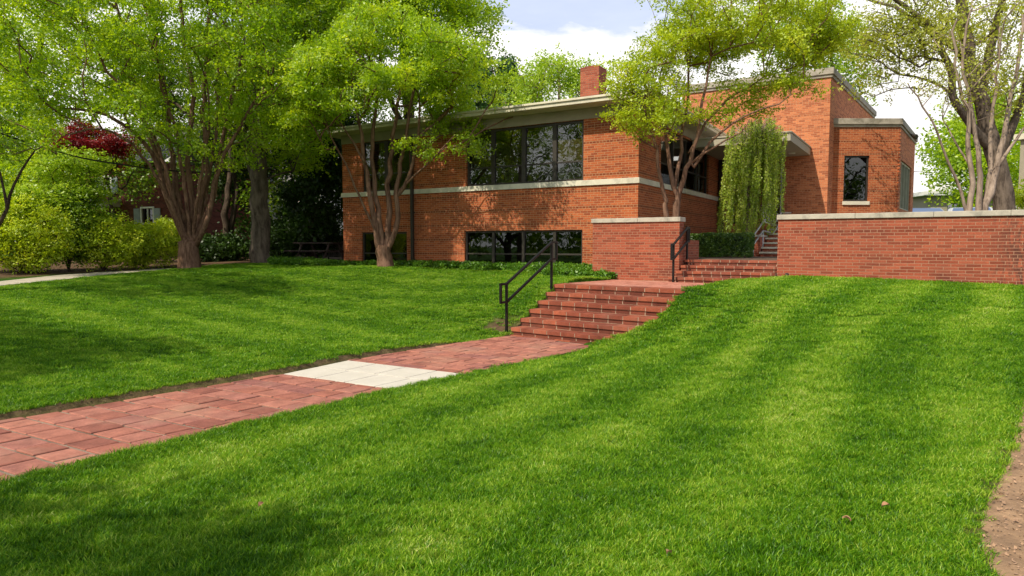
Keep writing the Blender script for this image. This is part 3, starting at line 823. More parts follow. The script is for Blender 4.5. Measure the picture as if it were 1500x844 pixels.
ztop = fz(915, 168.7)                     # top of the brick
zbt = fz(935, 260.6); zbb = fz(935, 268.3)  # belt course
zwt = fz(855, 176.5)
# facade
A, B = (0, 0), (BL, 0)
op_up = (fx(683, 260), fx(854.5, 250), zbt+.001, ztop-.003)
op_ul = (fx(531, 260), fx(600, 250), zbt+.001, ztop-.003)
op_lo = (fx(680.5, 360), fx(853, 360), fz(853, 393)-.05, fz(853, 336.5))
op_ll = (fx(530, 360), fx(596, 360), fz(853, 393)-.05, fz(853, 336.5))
# facade split below and above the belt so that headers align
wall('front_wall', A, B, ZB, ztop, [op_up, op_ul, op_lo, op_ll], M_['brick'], bld, uo=3.03)
mu = [fx((718+725)/2-1, 230), fx(765.5, 230), fx(811, 230)]
bz = fz(830, 237)
window(A, B, op_up, mu, [bz], bld, mw=.125, fw=.07, blinds=[(3, bz+.04, bz+.62, 'blind'), (3, zbt+.1, bz-.03, 'screen')], glass='glass')
window(A, B, op_ul, [fx(564, 230)], [fz(555, 255)], bld, mw=.16)
bz2 = fz(830, 373)
window(A, B, op_lo, [fx(721, 365), fx(765, 365), fx(811, 365)], [bz2], bld, glass='darkglass', mw=.09)
window(A, B, op_ll, [fx(563, 365)], [fz(545, 371)], bld, glass='darkglass')
# side wall of the wing
SL = 8.96
def sx(px, py): return tl(on_side(px, py)).y
def szz(px, py): return on_side(px, py).z
A2, B2 = (BL, 0), (BL, SL)
op_s = (sx(968, 240), sx(1038, 250), zbt+.001, fz(855, 177)-.02)
wall('side_wall', A2, B2, ZB, ztop, [op_s], M_['brick'], bld, uo=.11)
msd = [op_s[0] + (op_s[1]-op_s[0])*k/4 for k in (1, 2, 3)]
window(A2, B2, op_s, msd, [zbt+.62], bld)
mb = MB(); boxon(mb, Vector(A2), Vector((0, 1)), Vector((1, 0)), op_s[0]+.4, op_s[1]-.2, 2.9, 2.95, -.8, -.7); 
# back and far walls close the volume
wall('rear_wall', (BL+2.0, SL+1.2), (0, SL+1.2), ZB, ztop, [], M_['brick'], bld)
wall('end_wall', (0, SL+1.2), (0, 0), ZB, ztop, [], M_['brick'], bld)
mb = MB()                                  # dark rooms behind the glass
mb.box(.25, BL-1.0, 1.6, 1.7, ZB+.1, ztop-.05); mb.box(.2, BL-.2, .16, 8, zbb-.28, zbb-.12); mb.box(BL-1.6, BL-1.5, 1.8, 7.5, ZB+.1, ztop-.05)
mb.box(.2, BL-.2, .16, 8, ztop-.06, ztop-.02)
mb.build('interior_partition', M_['room'], bld)
# belt course
mb = MB(); P_ = .045
mb.box(-P_, BL+P_, -P_, -.001, zbb, zbt+.012, ch=0)
mb.box(BL+.001, BL+P_, 0, SL-.02, zbb, zbt+.012)
mb.build('belt_course', M_['belt'], bld, bevel=.006)
# roof: frieze, overhanging slab, thin upper edge
OH = .62; OHs = .55
def on_eave(px, py): return hit(px, py, C0 - Vv*OH, Rv)
ze_top = (on_eave(717, 163.5).z + on_eave(897, 136.3).z)/2
ze_bot = (on_eave(707, 174).z + on_eave(905, 152.8).z)/2
ztop_f = ze_bot - .02
print('ZTOP', ztop, 'belt', zbb, zbt, 'eave', ze_bot, ze_top, 'BL', BL, on_eave(717,163.5).z, on_eave(897,136.3).z, 'WTOP', WTOP, 'LANDZ', LANDZ, 'TERR', TERR, 'gap', gap)
zf1 = max(ztop+.30, ze_bot)
mb = MB(); mb.box(-.02, BL+.02, -.02, SL-.01, ztop+.001, zf1); mb.build('frieze', M_['frieze'], bld, bevel=.004)
RO = Vector((BL+OHs, -OH))
mb = MB(); z1_ = zf1+.001; zt_ = max(ze_top, z1_+.16); zm_ = z1_ + (zt_-z1_)*.62
mb.box(-OHs, BL+OHs, -OH, SL+1.6, z1_, zm_); mb.box(-OHs-.04, BL+OHs+.04, -OH-.04, SL+1.64, zm_+.001, zt_)
roof = mb.build('roof', M_['cream'], bld, bevel=.008)
mb = MB(); mb.box(-OHs+.1, BL+OHs-.1, -OH+.1, SL+1.2, zt_+.001, zt_+.02); mb.build('roof_covering', M_['roofing'], roof)
# chimney
cA = tl(pix(850, 140, 21.5).to_2d()); cB = tl(hit(877, 140, ORG + Rv*cA.x + Vv*cA.y, Rv).to_2d())
ctop = pix(850, 102, 21.5).z
mb = MB(); mb.box(cA.x, cB.x, cA.y, cA.y+.62, zt_, ctop); ch_ = mb.build('chimney', M_['chimney'], roof)
mb = MB(); mb.box(cA.x-.1, cB.x+.45, cA.y-.08, cA.y+.9, zt_+.021, zt_+.22); mb.build('chimney_curb', M_['concrete'], ch_, bevel=.01)
mb = MB(); mb.box(cA.x-.0, cB.x+.0, cA.y-.0, cA.y+.62, ctop+.001, ctop+.05); mb.box(cA.x+.1, cB.x-.1, cA.y+.1, cA.y+.5, ctop+.05, ctop+.10); mb.build('chimney_cap', M_['wall_brick'], ch_)
# downspouts
def downspout(x, y, z0, z1, r=.045, sq=True):
    mb = MB(); mb.box(x-r, x+r, y-r, y+r, z0, z1)
    z = z0+.6
    while z < z1: mb.box(x-r-.02, x+r+.02, y+r-.012, y+r+.02, z, z+.04); z += 1.5
    mb.build('downspout', M_['frame'], bld, bevel=.008)
downspout(fx(607, 330), -.11, ZB, ztop+.02)
downspout(BL+.14, SL-.30, ZB+.8, ztop+.02, .09)

# tall rear block
T3 = pix(1217.8, 99.5, 23.4); TL = tl(T3.to_2d()); TZ = T3.z
kf = None
def solve_z(px, py, z):
    a, y, zz = ray(px, py); k = (z-EYE)/zz; return Vector((a*k, y*k))
E2 = tl(solve_z(1280.2, 163.5, TZ))
xl_t = tl(hit(1000, 130, T3.to_2d(), Rv).to_2d()).x
zw = TZ-.32
on_tall = lambda px, py: hit(px, py, T3.to_2d(), Rv)
FLOOR2 = 2.42
zc = on_tall(1187, 227.5).z                 # underside of the canopy
d0u = tl(on_tall(1066, 280).to_2d()).x - xl_t; d1u = tl(on_tall(1148, 280).to_2d()).x - xl_t
opd = (d0u, d1u, FLOOR2, zc-.02)
AT, BT = (xl_t, TL.y), (TL.x, TL.y)
wall('tower_front_wall', AT, BT, ZB, zw, [opd], M_['tall_brick'], bld)
Cb = E2 + (E2-TL).normalized()*0
wall('tower_side_wall', TL, Cb, ZB, zw, [], M_['tall_brick'], bld)
Dn = (E2-TL).normalized(); back = Vector((xl_t, TL.y + (E2-TL).length))
wall('tower_rear_wall', Cb, back, ZB, zw, [], M_['tall_brick'], bld)
wall('tower_end_wall', back, AT, ZB, zw, [], M_['tall_brick'], bld)
def off_poly(pts, d):                       # outward offset of a ccw convex outline
    n = len(pts); res = []
    for i in range(n):
        p0, p1, p2 = Vector(pts[i-1]), Vector(pts[i]), Vector(pts[(i+1) % n])
        e0 = (p1-p0).normalized(); e1 = (p2-p1).normalized(); n0 = Vector((e0.y, -e0.x)); n1 = Vector((e1.y, -e1.x))
        m = (n0+n1); m = m/(m.dot(n0)) if m.dot(n0) > 1e-6 else n0
        res.append(p1 + m*d)
    return res
tpoly = [Vector(AT), Vector(BT), Vector(Cb), back]
mb = MB(); mb.prism(off_poly(tpoly, .05), zw+.001, zw+.10); mb.prism(off_poly(tpoly, .10), zw+.101, TZ)
mb.build('parapet', M_['weathered'], bld, bevel=.01)
# angled bay
Yb = 24.0
inner = None
# side line of the tower in world
tw0 = T3.to_2d(); tw1 = solve_z(1280.2, 163.5, TZ); td = (tw1-tw0).normalized()
tt = (Yb-tw0.y)/td.y; I2 = tw0 + td*tt
Bz = pix(1270, 174, Yb).z; Bc = pix(1316.5, 240, Yb).to_2d(); Bf = solve_z(1341, 201, Bz)
I2l, Bcl, Bfl = tl(I2), tl(Bc), tl(Bf)
bw_ = tl(pix(1236, 260, Yb)); bw1 = tl(pix(1273, 260, Yb))
Lb = (Bcl-I2l).length
op_b = ((bw_-I2l).length, (bw1-I2l).length, pix(1250, 295, Yb).z, pix(1250, 228, Yb).z)
zbw = Bz-.30
wall('bay_front_wall', I2l, Bcl, ZB, zbw, [op_b], M_['brick'], bld)
window(I2l, Bcl, op_b, [], [], bld, glass='darkglass')
mb = MB(); dd = (Bcl-I2l).normalized(); nn = Vector((dd.y, -dd.x)); boxon(mb, I2l, dd, nn, op_b[0]-.03, op_b[1]+.03, op_b[2]-.13, op_b[2]-.001, -.12, .05)
mb.build('window_sill', M_['belt'], bld, bevel=.006)
Lbs = (Bfl-Bcl).length
def on_bs(px, py): return hit(px, py, Bc, (Bf-Bc).normalized())
s0_ = (on_bs(1319, 270).to_2d()-Bc).length; s1_ = (on_bs(1334.5, 270).to_2d()-Bc).length
zsl = on_bs(1319.5, 300).z; zsh = on_bs(1319.5, 231).z
op_bs = (s0_, s1_, zsl-.15, zsh-.05)
wall('bay_side_wall', Bcl, Bfl, ZB, zbw, [op_bs], M_['tall_brick'], bld)
window(Bcl, Bfl, op_bs, [s0_+(s1_-s0_)*k/4 for k in (1, 2, 3)], [], bld, glass='glass', mw=.045, fm='pale_frame')
mb = MB()
for k in range(int((zbw-ZB)/.131)):         # dog-toothed brick corner of the bay
    z = ZB + k*.131
    c = Bcl; q = [c+Vector((-.07, -.02)), c+Vector((.035, -.035)), c+Vector((.05, .07)), c+Vector((-.03, .05))]
    mb.prism(q, z, z+.062)
mb.build('corner_bricks', M_['brick'], bld)
bk = Bfl + Vector((-6, 4)); 
wall('bay_rear_wall', Bfl, E2, ZB, zbw, [], M_['tall_brick'], bld)
bp = [I2l, Bcl, Bfl, E2 + Vector((.05, .0))]
mb = MB(); mb.prism(off_poly(bp, .04), zbw+.001, zbw+.09); mb.prism(off_poly(bp, .09), zbw+.091, Bz)
mb.build('bay_coping', M_['weathered'], bld, bevel=.01)
fl = tl(on_bs(1331, 199).to_2d()); n_ = Vector(((Bfl-Bcl).normalized().y, -(Bfl-Bcl).normalized().x))
zfl = on_bs(1331, 196).z
for sgn, tiltx in ((-1, .4), (1, .4)):
    mb = MB(); c = fl + n_*.18 + (Bfl-Bcl).normalized()*.14*sgn
    M = Matrix.Translation((c.x, c.y, zfl-.1)) @ Matrix.Rotation(math.atan2(n_.y, n_.x)+.5*sgn, 4, 'Z') @ Matrix.Rotation(R(25), 4, 'Y')
    mb.tube([M @ Vector((-.12, 0, 0)), M @ Vector((-.04, 0, 0)), M @ Vector((.12, 0, 0))], [.03, .06, .085], 12)
    fo = mb.build('flood_light', M_['frame'], bld, smooth=False)
# interior of tower behind door
mb = MB(); mb.box(xl_t+d0u-.5, xl_t+d1u+.5, TL.y+2.5, TL.y+2.6, 2.0, zc+.5); mb.box(xl_t+d0u-.5, xl_t+d1u+.5, TL.y+.14, TL.y+2.6, 2.3, 2.40)
mb.box(xl_t+d0u-.5, xl_t+d1u+.5, TL.y+.14, TL.y+2.6, zc+.3, zc+.4)
qa = I2l + (Bfl-Bcl)*.45; qb = Bcl + (Bfl-Bcl)*.45 + (I2l-Bcl).normalized()*.4; mb.quad((qa.x, qa.y, 2), (qb.x, qb.y, 2), (qb.x, qb.y, 5.6), (qa.x, qa.y, 5.6))
mb.build('hall_partition', M_['room'], bld)
# entrance glazing
eg = window(AT, BT, opd, [d0u+.95*k for k in range(1, int((d1u-d0u)/.95)+1) if d0u+.95*k < d1u-.15], [FLOOR2+1.05, FLOOR2+2.05], bld, glass='glass', mw=.05, name='entrance_glazing')
# frame posts lighter
mb = MB()
for u in (d1u-.08, d1u-.95, d1u-1.75):
    boxon(mb, Vector(AT), Vector((1, 0)), Vector((0, -1)), u-.025, u+.025, FLOOR2+.05, zc-.05, .0, .05)
mb.build('door_post', M_['pipe'], bld)
# canopy
cf = tl(solve_z(1158, 206, zc)); cw_ = tl(on_tall(1187, 228).to_2d())
cl = Vector((BL+.06, cf.y)); 
cpoly = [cl, cf, Vector((cw_.x, TL.y-.002)), Vector((BL+.06, TL.y-.002))]
mb = MB(); mb.prism(cpoly, zc, zc+.24); mb.prism(off_poly(cpoly[:3]+[cpoly[3]], .03)[:4], zc+.241, zc+.29)
can = mb.build('canopy', M_['soffit'], bld, bevel=.008)
for (px, py) in ((1160, 224), (1144, 215)):
    a, y, zz = ray(px, py); k = (zc-EYE)/zz; p = tl((a*k, y*k))
    mb = MB(); mb.tube([(p.x, p.y, zc-.001), (p.x, p.y, zc-.03)], .11, 16); mb.build('canopy_light', M_['white'], can)

# entry stairs up to the door
e0 = pix(1112, 378, 19.6).to_2d()
est = empty('entry_steps', (e0.x, e0.y, TERR), ang, 'pale stone treads with brick risers climbing to the glazed entrance', 'steps')
NR = 8; er = (FLOOR2-TERR)/NR; tread = .31
need = along(C0 + Vv*(TL.y), e0, Vv)
for i in range(NR):
    mb = MB(); z = er*i; y0 = .0+tread*i
    y1 = y0+tread+.06 if i < NR-1 else max(y0+1.0, need-.02)
    mb.box(0, 2.2, y0-.03, y1, z+er-.05, z+er, mi=0); mb.box(.03, 2.17, y0, y1, z-.4 if i else z-.1, z+er-.052, mi=1)
    mb.build('step', [M_['cream'], M_['wall_brick']], est)
mb = MB(); mb.box(-.28, -.002, .1, tread*NR+.2, -.1, .58); mb.build('cheek_wall', M_['wall_brick'], est)
mb = MB(); mb.box(-.30, .02, .06, tread*NR+.2, .581, .64); mb.build('cheek_coping', M_['concrete'], est, bevel=.01)
def wp(px, py, Y): return pix(px, py, Y)
rail = empty('pipe_handrail', wp(1097, 378, 19.3), 0, 'pale bent pipe handrail rising to the entrance beside the weeping tree', 'handrail')
inv = Matrix.Translation(-rail.location)
upper = [wp(1092, 343, 19.2), wp(1104, 345, 19.4), wp(1118, 325, 20.0), wp(1133, 329, 20.6), wp(1144, 312, 21.2), wp(1158, 312, 21.8)]
lower = [p - Vector((0, 0, .27)) + Vector((.0, 0, 0)) for p in upper]
for nm, pl in (('top_rail', upper), ('lower_rail', lower)):
    mb = MB(); mb.tube(pl, .026, 10); mb.build(nm, M_['pipe'], rail, smooth=True, M=inv)
mb = MB(); mb.tube([upper[0], upper[0]*.5+lower[0]*.5+Vector((-.09, 0, 0)), lower[0]], .026, 10); mb.build('end_bend', M_['pipe'], rail, smooth=True, M=inv)
for p in (upper[1], upper[2], upper[3], upper[4]):
    mb = MB(); mb.tube([(p.x, p.y, p.z-.27), (p.x, p.y, TERR-.02)], .024, 8); mb.build('post', M_['pipe'], rail, smooth=True, M=inv)

# ---------------------------------------------------------------- black handrails of the brick steps
def sq_rail(name, label, pts_bottom, pts_top, hook, ptf):
    """pts: two post positions (frame coords r,f,z foot, z rail)"""
    (r0, f0, g0, h0), (r1, f1, g1, h1) = pts_bottom, pts_top
    root = empty(name, ptf(r0, f0, g0), 0, label, 'handrail', 'black handrails of the brick steps'); inv = Matrix.Translation(-root.location)
    w = .021; drop = .33
    def bar(nm, a, b, ww=w):
        mb = MB(); a = Vector(a); b = Vector(b); t = (b-a).normalized(); up = Vector((0, 0, 1)) if abs(t.z) < .9 else Vector((sF.x, sF.y, 0))
        sd = t.cross(up).normalized(); up = sd.cross(t).normalized()
        M = Matrix(((t.x, sd.x, up.x, a.x), (t.y, sd.y, up.y, a.y), (t.z, sd.z, up.z, a.z), (0, 0, 0, 1)))
        k = len(mb.f); mb.box(0, (b-a).length, -ww, ww, -ww, ww, M)
        if M.determinant() < 0: mb.f = [f[::-1] for f in mb.f]; mb.uv = [u[::-1] for u in mb.uv]
        mb.build(nm, M_['rail'], root, M=inv, bevel=.004)
    bar('post', ptf(r0, f0, g0-.05), ptf(r0, f0, h0+w)); bar('post', ptf(r1, f1, g1-.05), ptf(r1, f1, h1+w))
    bar('top_rail', ptf(r0, f0, h0), ptf(r1, f1, h1)); bar('lower_rail', ptf(r0, f0, h0-drop), ptf(r1, f1, h1-drop))
    e = hook
    bar('end_loop', ptf(r0, f0-w, h0), ptf(r0, f0-e-w, h0)); bar('end_loop', ptf(r0, f0-w, h0-drop), ptf(r0, f0-e-w, h0-drop)); bar('end_loop', ptf(r0, f0-e, h0+w), ptf(r0, f0-e, h0-drop-w))
    bar('end_loop', ptf(r1, f1+w, h1), ptf(r1, f1+e+w, h1)); bar('end_loop', ptf(r1, f1+w, h1-drop), ptf(r1, f1+e+w, h1-drop)); bar('end_loop', ptf(r1, f1+e, h1+w), ptf(r1, f1+e, h1-drop-w))
    return root
def prof(A2d, d2d, px, py): h = hit(px, py, A2d, d2d); return along(h, A2d, d2d), h.z
Ar = S0 + sR*(-.07)
f0, g0 = prof(Ar, sF, 742, 490); _, h0 = prof(Ar, sF, 742, 416); f1, h1 = prof(Ar, sF, 808, 355)
_, g1 = prof(Ar, sF, 808, 427)
sq_rail('step_handrail', 'tall black steel handrail on the left side of the wide steps', (-.07, f0, g0, h0), (-.07, f1, g1, h1), .17, st_pt)
Ar2 = R0 - Vv*.52 + Rv*(.075)
def fr2(px, py): h = hit(px, py, Ar2, Vv); return along(h, Ar2, Vv), h.z
f0b, g0b = fr2(986, 411); _, h0b = fr2(986, 358); f1b, h1b = fr2(1007, 333.5)
sq_rail('step_handrail', 'black steel handrail by the short flight, in front of the short wall', (.075, f0b, LANDZ, h0b), (.075, f1b, TERR-.1, h1b), .15, rs_pt)
print('rail', f0, f1, g0, h0, h1, 'rail2', f0b, f1b, h0b, h1b)

# ---------------------------------------------------------------- trees
def leaf_arrays(C, n, spread, size, up=.6, jitter=.4, rg=rng):
    """n leaves around every cluster centre C; returns vertices, quads and tints"""
    if n >= 50:                              # sprays of leaves inside every cluster
        q = 13; ns = max(2, n//q); K = len(C)*ns; m = K*q
        d = rg.normal(size=(K, 3)); d /= np.linalg.norm(d, axis=1)[:, None]+1e-9
        sc_ = np.repeat(C, ns, axis=0) + d*(rg.random(K)**.5)[:, None]*np.array(spread)*1.15
        sn = rg.normal(size=(K, 3))*(1-up)*.8 + np.array([0, 0, up]) + d*.35; sn /= np.linalg.norm(sn, axis=1)[:, None]
        t1 = rg.normal(size=(K, 3)); t1 -= sn*(t1*sn).sum(1)[:, None]; t1 /= np.linalg.norm(t1, axis=1)[:, None]; t2 = np.cross(sn, t1)
        R3 = lambda a: np.repeat(a, q, axis=0)
        u = rg.normal(size=m)*size*1.9; v = rg.normal(size=m)*size*1.0; w = rg.normal(size=m)*size*.28
        pos = R3(sc_) + R3(t1)*u[:, None] + R3(t2)*v[:, None] + R3(sn)*w[:, None]
        nrm = R3(sn) + rg.normal(size=(m, 3))*.42
        n = ns*q
    else:
        m = len(C)*n
        base = np.repeat(C, n, axis=0)
        d = rg.normal(size=(m, 3)); d /= np.linalg.norm(d, axis=1)[:, None]+1e-9
        r = rg.random(m)**.6
        pos = base + d*r[:, None]*np.array(spread)
        nrm = rg.normal(size=(m, 3))*(1-up) + np.array([0, 0, up]) + rg.normal(size=(m, 3))*.15
    nrm /= np.linalg.norm(nrm, axis=1)[:, None]
    t = rg.normal(size=(m, 3)); t -= nrm*(t*nrm).sum(1)[:, None]; t /= np.linalg.norm(t, axis=1)[:, None]+1e-9
    b = np.cross(nrm, t); s = size*(1 + jitter*(rg.random(m)-.5)*2)
    V = np.empty((m, 4, 3)); L_ = s[:, None]; W_ = (s*.33)[:, None]
    V[:, 0] = pos - t*L_*.5; V[:, 1] = pos + b*W_ - nrm*L_*.06; V[:, 2] = pos + t*L_*.5; V[:, 3] = pos - b*W_ - nrm*L_*.06
    ct_ = np.repeat(rg.random(len(C)), n); tint = np.clip(.55*ct_ + .45*rg.random(m), 0, 1)
    return V.reshape(-1, 3), np.arange(m*4).reshape(-1, 4), np.repeat(tint, 4)
def blobs(specs, n, rg=rng, shell=.55, thresh=-.15, nscale=.55):
    """cluster centres inside ellipsoids, thinned by noise so that the crown has gaps"""
    out = []; vol = np.array([b[1][0]*b[1][1]*b[1][2] for b in specs]); vol = vol**.75; vol /= vol.sum()
    tries = 0
    while len(out) < n and tries < n*30:
        tries += 1
        k = rg.choice(len(specs), p=vol); c, r = specs[k][:2]
        d = rg.normal(size=3); d /= np.linalg.norm(d); q = (shell + (1-shell)*rg.random())*(rg.random()**.33 if rg.random() < .45 else 1)
        p = np.array(c) + d*np.array(r)*q
        if mnoise.noise(Vector(p*nscale)+Vector((k*0+3.1, 7.7, 1.3))) < thresh: continue
        out.append(p)
    return np.array(out)
def B(px, py, Y, rx, ry, rd):            # measured ellipsoid
    c = pix(px, py, Y); return ((c.x, c.y, c.z), (rx*Y/F, rd, ry*Y/F))
def grow(root, stems, C, bark, rtip=.007, expo=.46, climb=.5, name='trunk', wig=.10, maxr=None, minr_draw=.0, sides=7, rg=rng, origin=None):
    """skeleton: measured stems, then every cluster centre is joined to the nearest suitable branch"""
    pos = []; par = []; plen = []; fixed = []
    for (pts, r0, r1) in stems:
        pts = [Vector(p) for p in pts]
        # densify with Catmull-Rom
        dense = []
        for i in range(len(pts)-1):
            p0, p1, p2, p3 = pts[max(i-1, 0)], pts[i], pts[i+1], pts[min(i+2, len(pts)-1)]
            k = max(2, int((p2-p1).length/.3))
            for j in range(k):
                t = j/k; dense.append(.5*((2*p1)+(p2-p0)*t+(2*p0-5*p1+4*p2-p3)*t*t+(3*p1-p0-3*p2+p3)*t**3))
        dense.append(pts[-1]); N_ = len(dense)
        start = -1
        if pos:
            dd_ = [((Vector(q)-dense[0]).length) for q in pos]; start = int(np.argmin(dd_))
            if dd_[start] > 1.2: start = -1
        prev = start
        for i, p in enumerate(dense):
            if i: p = p + Vector(rg.normal(size=3)*.025*min(1, i/3))
            pos.append(tuple(p)); par.append(prev)
            plen.append(0 if prev < 0 else plen[prev] + (Vector(pos[prev])-p).length)
            fixed.append(r0 + (r1-r0)*(i/(N_-1))**.8); prev = len(pos)-1
    PA = np.array(pos); PLn = np.array(plen)
    cap = len(pos) + len(C)*14 + 10
    buf = np.zeros((cap, 3)); buf[:len(PA)] = PA; bl_ = np.zeros(cap); bl_[:len(PLn)] = PLn; n = len(PA)
    order = np.argsort([np.min(np.linalg.norm(PA-c, axis=1)) for c in C]) if len(C) else []
    tipn = []
    for ci in order:
        c = C[ci]; d = np.linalg.norm(buf[:n]-c, axis=1)
        dz = buf[:n, 2]-c[2]
        cost = d + .28*bl_[:n] + np.maximum(0, dz+.15*d)*climb*2.2
        j = int(np.argmin(cost)); L_ = d[j]; k = max(1, int(L_/.33)); k = min(k, 12)
        a = buf[j].copy(); prev = j; v = c-a
        arch = Vector((0, 0, 1))
        for i in range(1, k+1):
            t = i/k; q = a + v*t; q[2] += .10*L_*math.sin(math.pi*t)*(.6 if v[2] > 0 else 1.2)
            if i < k: q += rg.normal(size=3)*wig*min(.5, L_)*.35
            buf[n] = q; par.append(prev); fixed.append(0); bl_[n] = bl_[prev]+np.linalg.norm(buf[n]-buf[prev]); prev = n; n += 1
        tipn.append(prev)
    cnt = np.zeros(n)
    for t in tipn: cnt[t] += 1
    ch = [[] for _ in range(n)]
    for i in range(n-1, -1, -1):
        pass
    idx = sorted(range(n), key=lambda i: -bl_[i])
    for i in idx:
        if par[i] >= 0: cnt[par[i]] += cnt[i]; ch[par[i]].append(i)
    rad = rtip*np.maximum(cnt, 1)**expo
    for i in range(n):
        if fixed[i] > 0: rad[i] = fixed[i]
        elif par[i] >= 0: rad[i] = min(rad[i], rad[par[i]]*.92) if fixed[par[i]] > 0 else rad[i]
    mb = MB(); heads = [i for i in range(n) if par[i] < 0]; stack = [(h, None) for h in heads]
    while stack:
        h, pr = stack.pop(); chain = [] if pr is None else [pr]; i = h
        if pr is not None: pass
        while True:
            chain.append(i)
            if not ch[i]: break
            c_ = sorted(ch[i], key=lambda q: -(rad[q] + (10 if fixed[q] > 0 and q == i+1 else 0)))
            for q in c_[1:]: stack.append((q, i))
            i = c_[0]
        if len(chain) < 2: continue
        rr_ = [float(rad[q]) for q in chain]
        if pr is not None: rr_[0] = min(rr_[0], rr_[1]*1.15)
        if max(rr_) < minr_draw: continue
        ns = sides if max(rr_) > .03 else (5 if max(rr_) > .015 else 3)
        mb.tube([buf[q] for q in chain], rr_, ns, cap=False)
    o0 = Vector(origin)
    tr = mb.build(name, bark, root, smooth=True, M=Matrix.Translation(-o0))
    return tr, [buf[t] for t in tipn]
def tree(name, label, base, stems, C, bark, leaf, nleaf, spread, size, up=.6, group=None, cat='tree', rtip=.007, expo=.46, climb=.5, seed=1, twigs=True, sides=7, **kw):
    rg = np.random.default_rng(seed)
    root = empty(name, base, 0, label, cat, group)
    if stems: grow(root, stems, C if twigs else C[:0], bark, rtip, expo, climb, sides=sides, rg=rg, origin=base, **kw)
    if len(C) and nleaf:
        V, Q, T = leaf_arrays(C, nleaf, spread, size, up, rg=rg)
        o = bpy.data.objects.new('crown', np_mesh('crown', V-np.array(base), Q, leaf, {'tint': T})); link(o, root)
    return root
def stem(pts, r0, r1): return ([pix(*p) for p in pts], r0, r1)

rA = np.random.default_rng(11)
# --- left multi-stem tree
bA = pix(278, 394, 20.8); bA.z -= .06
YA = 20.8
stA = [stem([(278, 396, YA), (277, 372, YA), (275, 352, YA)], .38, .27),
 stem([(275, 356, YA), (262, 330, YA-.1), (246, 285, YA-.3), (222, 225, YA-.7), (190, 188, YA-1.2), (140, 165, YA-1.8), (90, 160, YA-2.2)], .13, .03),
 stem([(274, 356, YA), (258, 310, YA), (236, 245, YA), (212, 180, YA-.2), (196, 120, YA-.5), (180, 50, YA-.7), (160, -40, YA-1)], .10, .03),
 stem([(276, 354, YA), (264, 300, YA+.2), (252, 230, YA+.4), (246, 160, YA+.5), (232, 80, YA+.5), (215, -30, YA+.6)], .115, .035),
 stem([(280, 352, YA), (281, 290, YA+.2), (276, 220, YA+.1), (282, 140, YA), (268, 60, YA), (262, -60, YA)], .11, .035),
 stem([(284, 352, YA), (294, 300, YA+.3), (302, 240, YA+.3), (296, 160, YA+.2), (306, 60, YA), (312, -60, YA)], .115, .035),
 stem([(284, 354, YA), (308, 300, YA-.2), (320, 240, YA-.3), (332, 170, YA-.5), (352, 90, YA-.6), (366, 0, YA-.7)], .10, .03),
 stem([(272, 354, YA), (252, 300, YA-.6), (226, 255, YA-1.0), (196, 215, YA-1.5), (150, 190, YA-2.2), (95, 200, YA-2.8)], .075, .02),
 stem([(274, 350, YA), (254, 290, YA-.5), (232, 215, YA-.8), (190, 150, YA-1.4), (150, 90, YA-1.8), (120, 20, YA-2)], .08, .025),
 stem([(279, 350, YA), (272, 290, YA-.4), (262, 210, YA-.8), (238, 130, YA-1.2), (228, 60, YA-1.5), (205, 0, YA-1.6)], .075, .02),
 stem([(286, 352, YA), (300, 290, YA+.5), (316, 200, YA+.7), (318, 110, YA+.8), (332, 20, YA+.9)], .08, .025),
 stem([(284, 350, YA), (290, 285, YA-.6), (300, 215, YA-.9), (306, 150, YA-1.2), (300, 90, YA-1.4)], .07, .02),
 stem([(288, 360, YA), (300, 330, YA-.4), (312, 280, YA-.5), (330, 225, YA-.8), (362, 170, YA-1.1), (400, 110, YA-1.4)], .09, .03)]
CA = blobs([B(60, 150, 18.5, 120, 60, 2.2), B(130, 60, 19, 160, 95, 3), B(270, 60, 20, 170, 110, 3), B(60, 20, 18.5, 110, 90, 2.5), B(30, 215, 18.0, 90, 40, 1.6),
            B(380, 90, 19.5, 110, 90, 2.6), B(240, -90, 20, 230, 110, 4), B(200, 165, 19, 130, 45, 2), B(340, 200, 20, 70, 50, 1.5), B(330, 20, 19.5, 120, 60, 2)], 980, rA, thresh=-.06, nscale=.75)
def proj(c):
    yy = c[:, 1]*ct - (c[:, 2]-EYE)*st; return 750+F*c[:, 0]/yy, 422-F*((c[:, 2]-EYE)*ct+c[:, 1]*st)/yy
ax_, ay_ = proj(CA); CA = CA[~((((ax_-138)/62)**2+((ay_-205)/45)**2) < 1)]
tree('multi_stem_tree', 'broad multi-stem tree with reddish trunks arching over the left lawn', bA, stA, CA, M_['bark'], M_['leafA'], 118, (.37, .37, .10), .074, .45, seed=11)
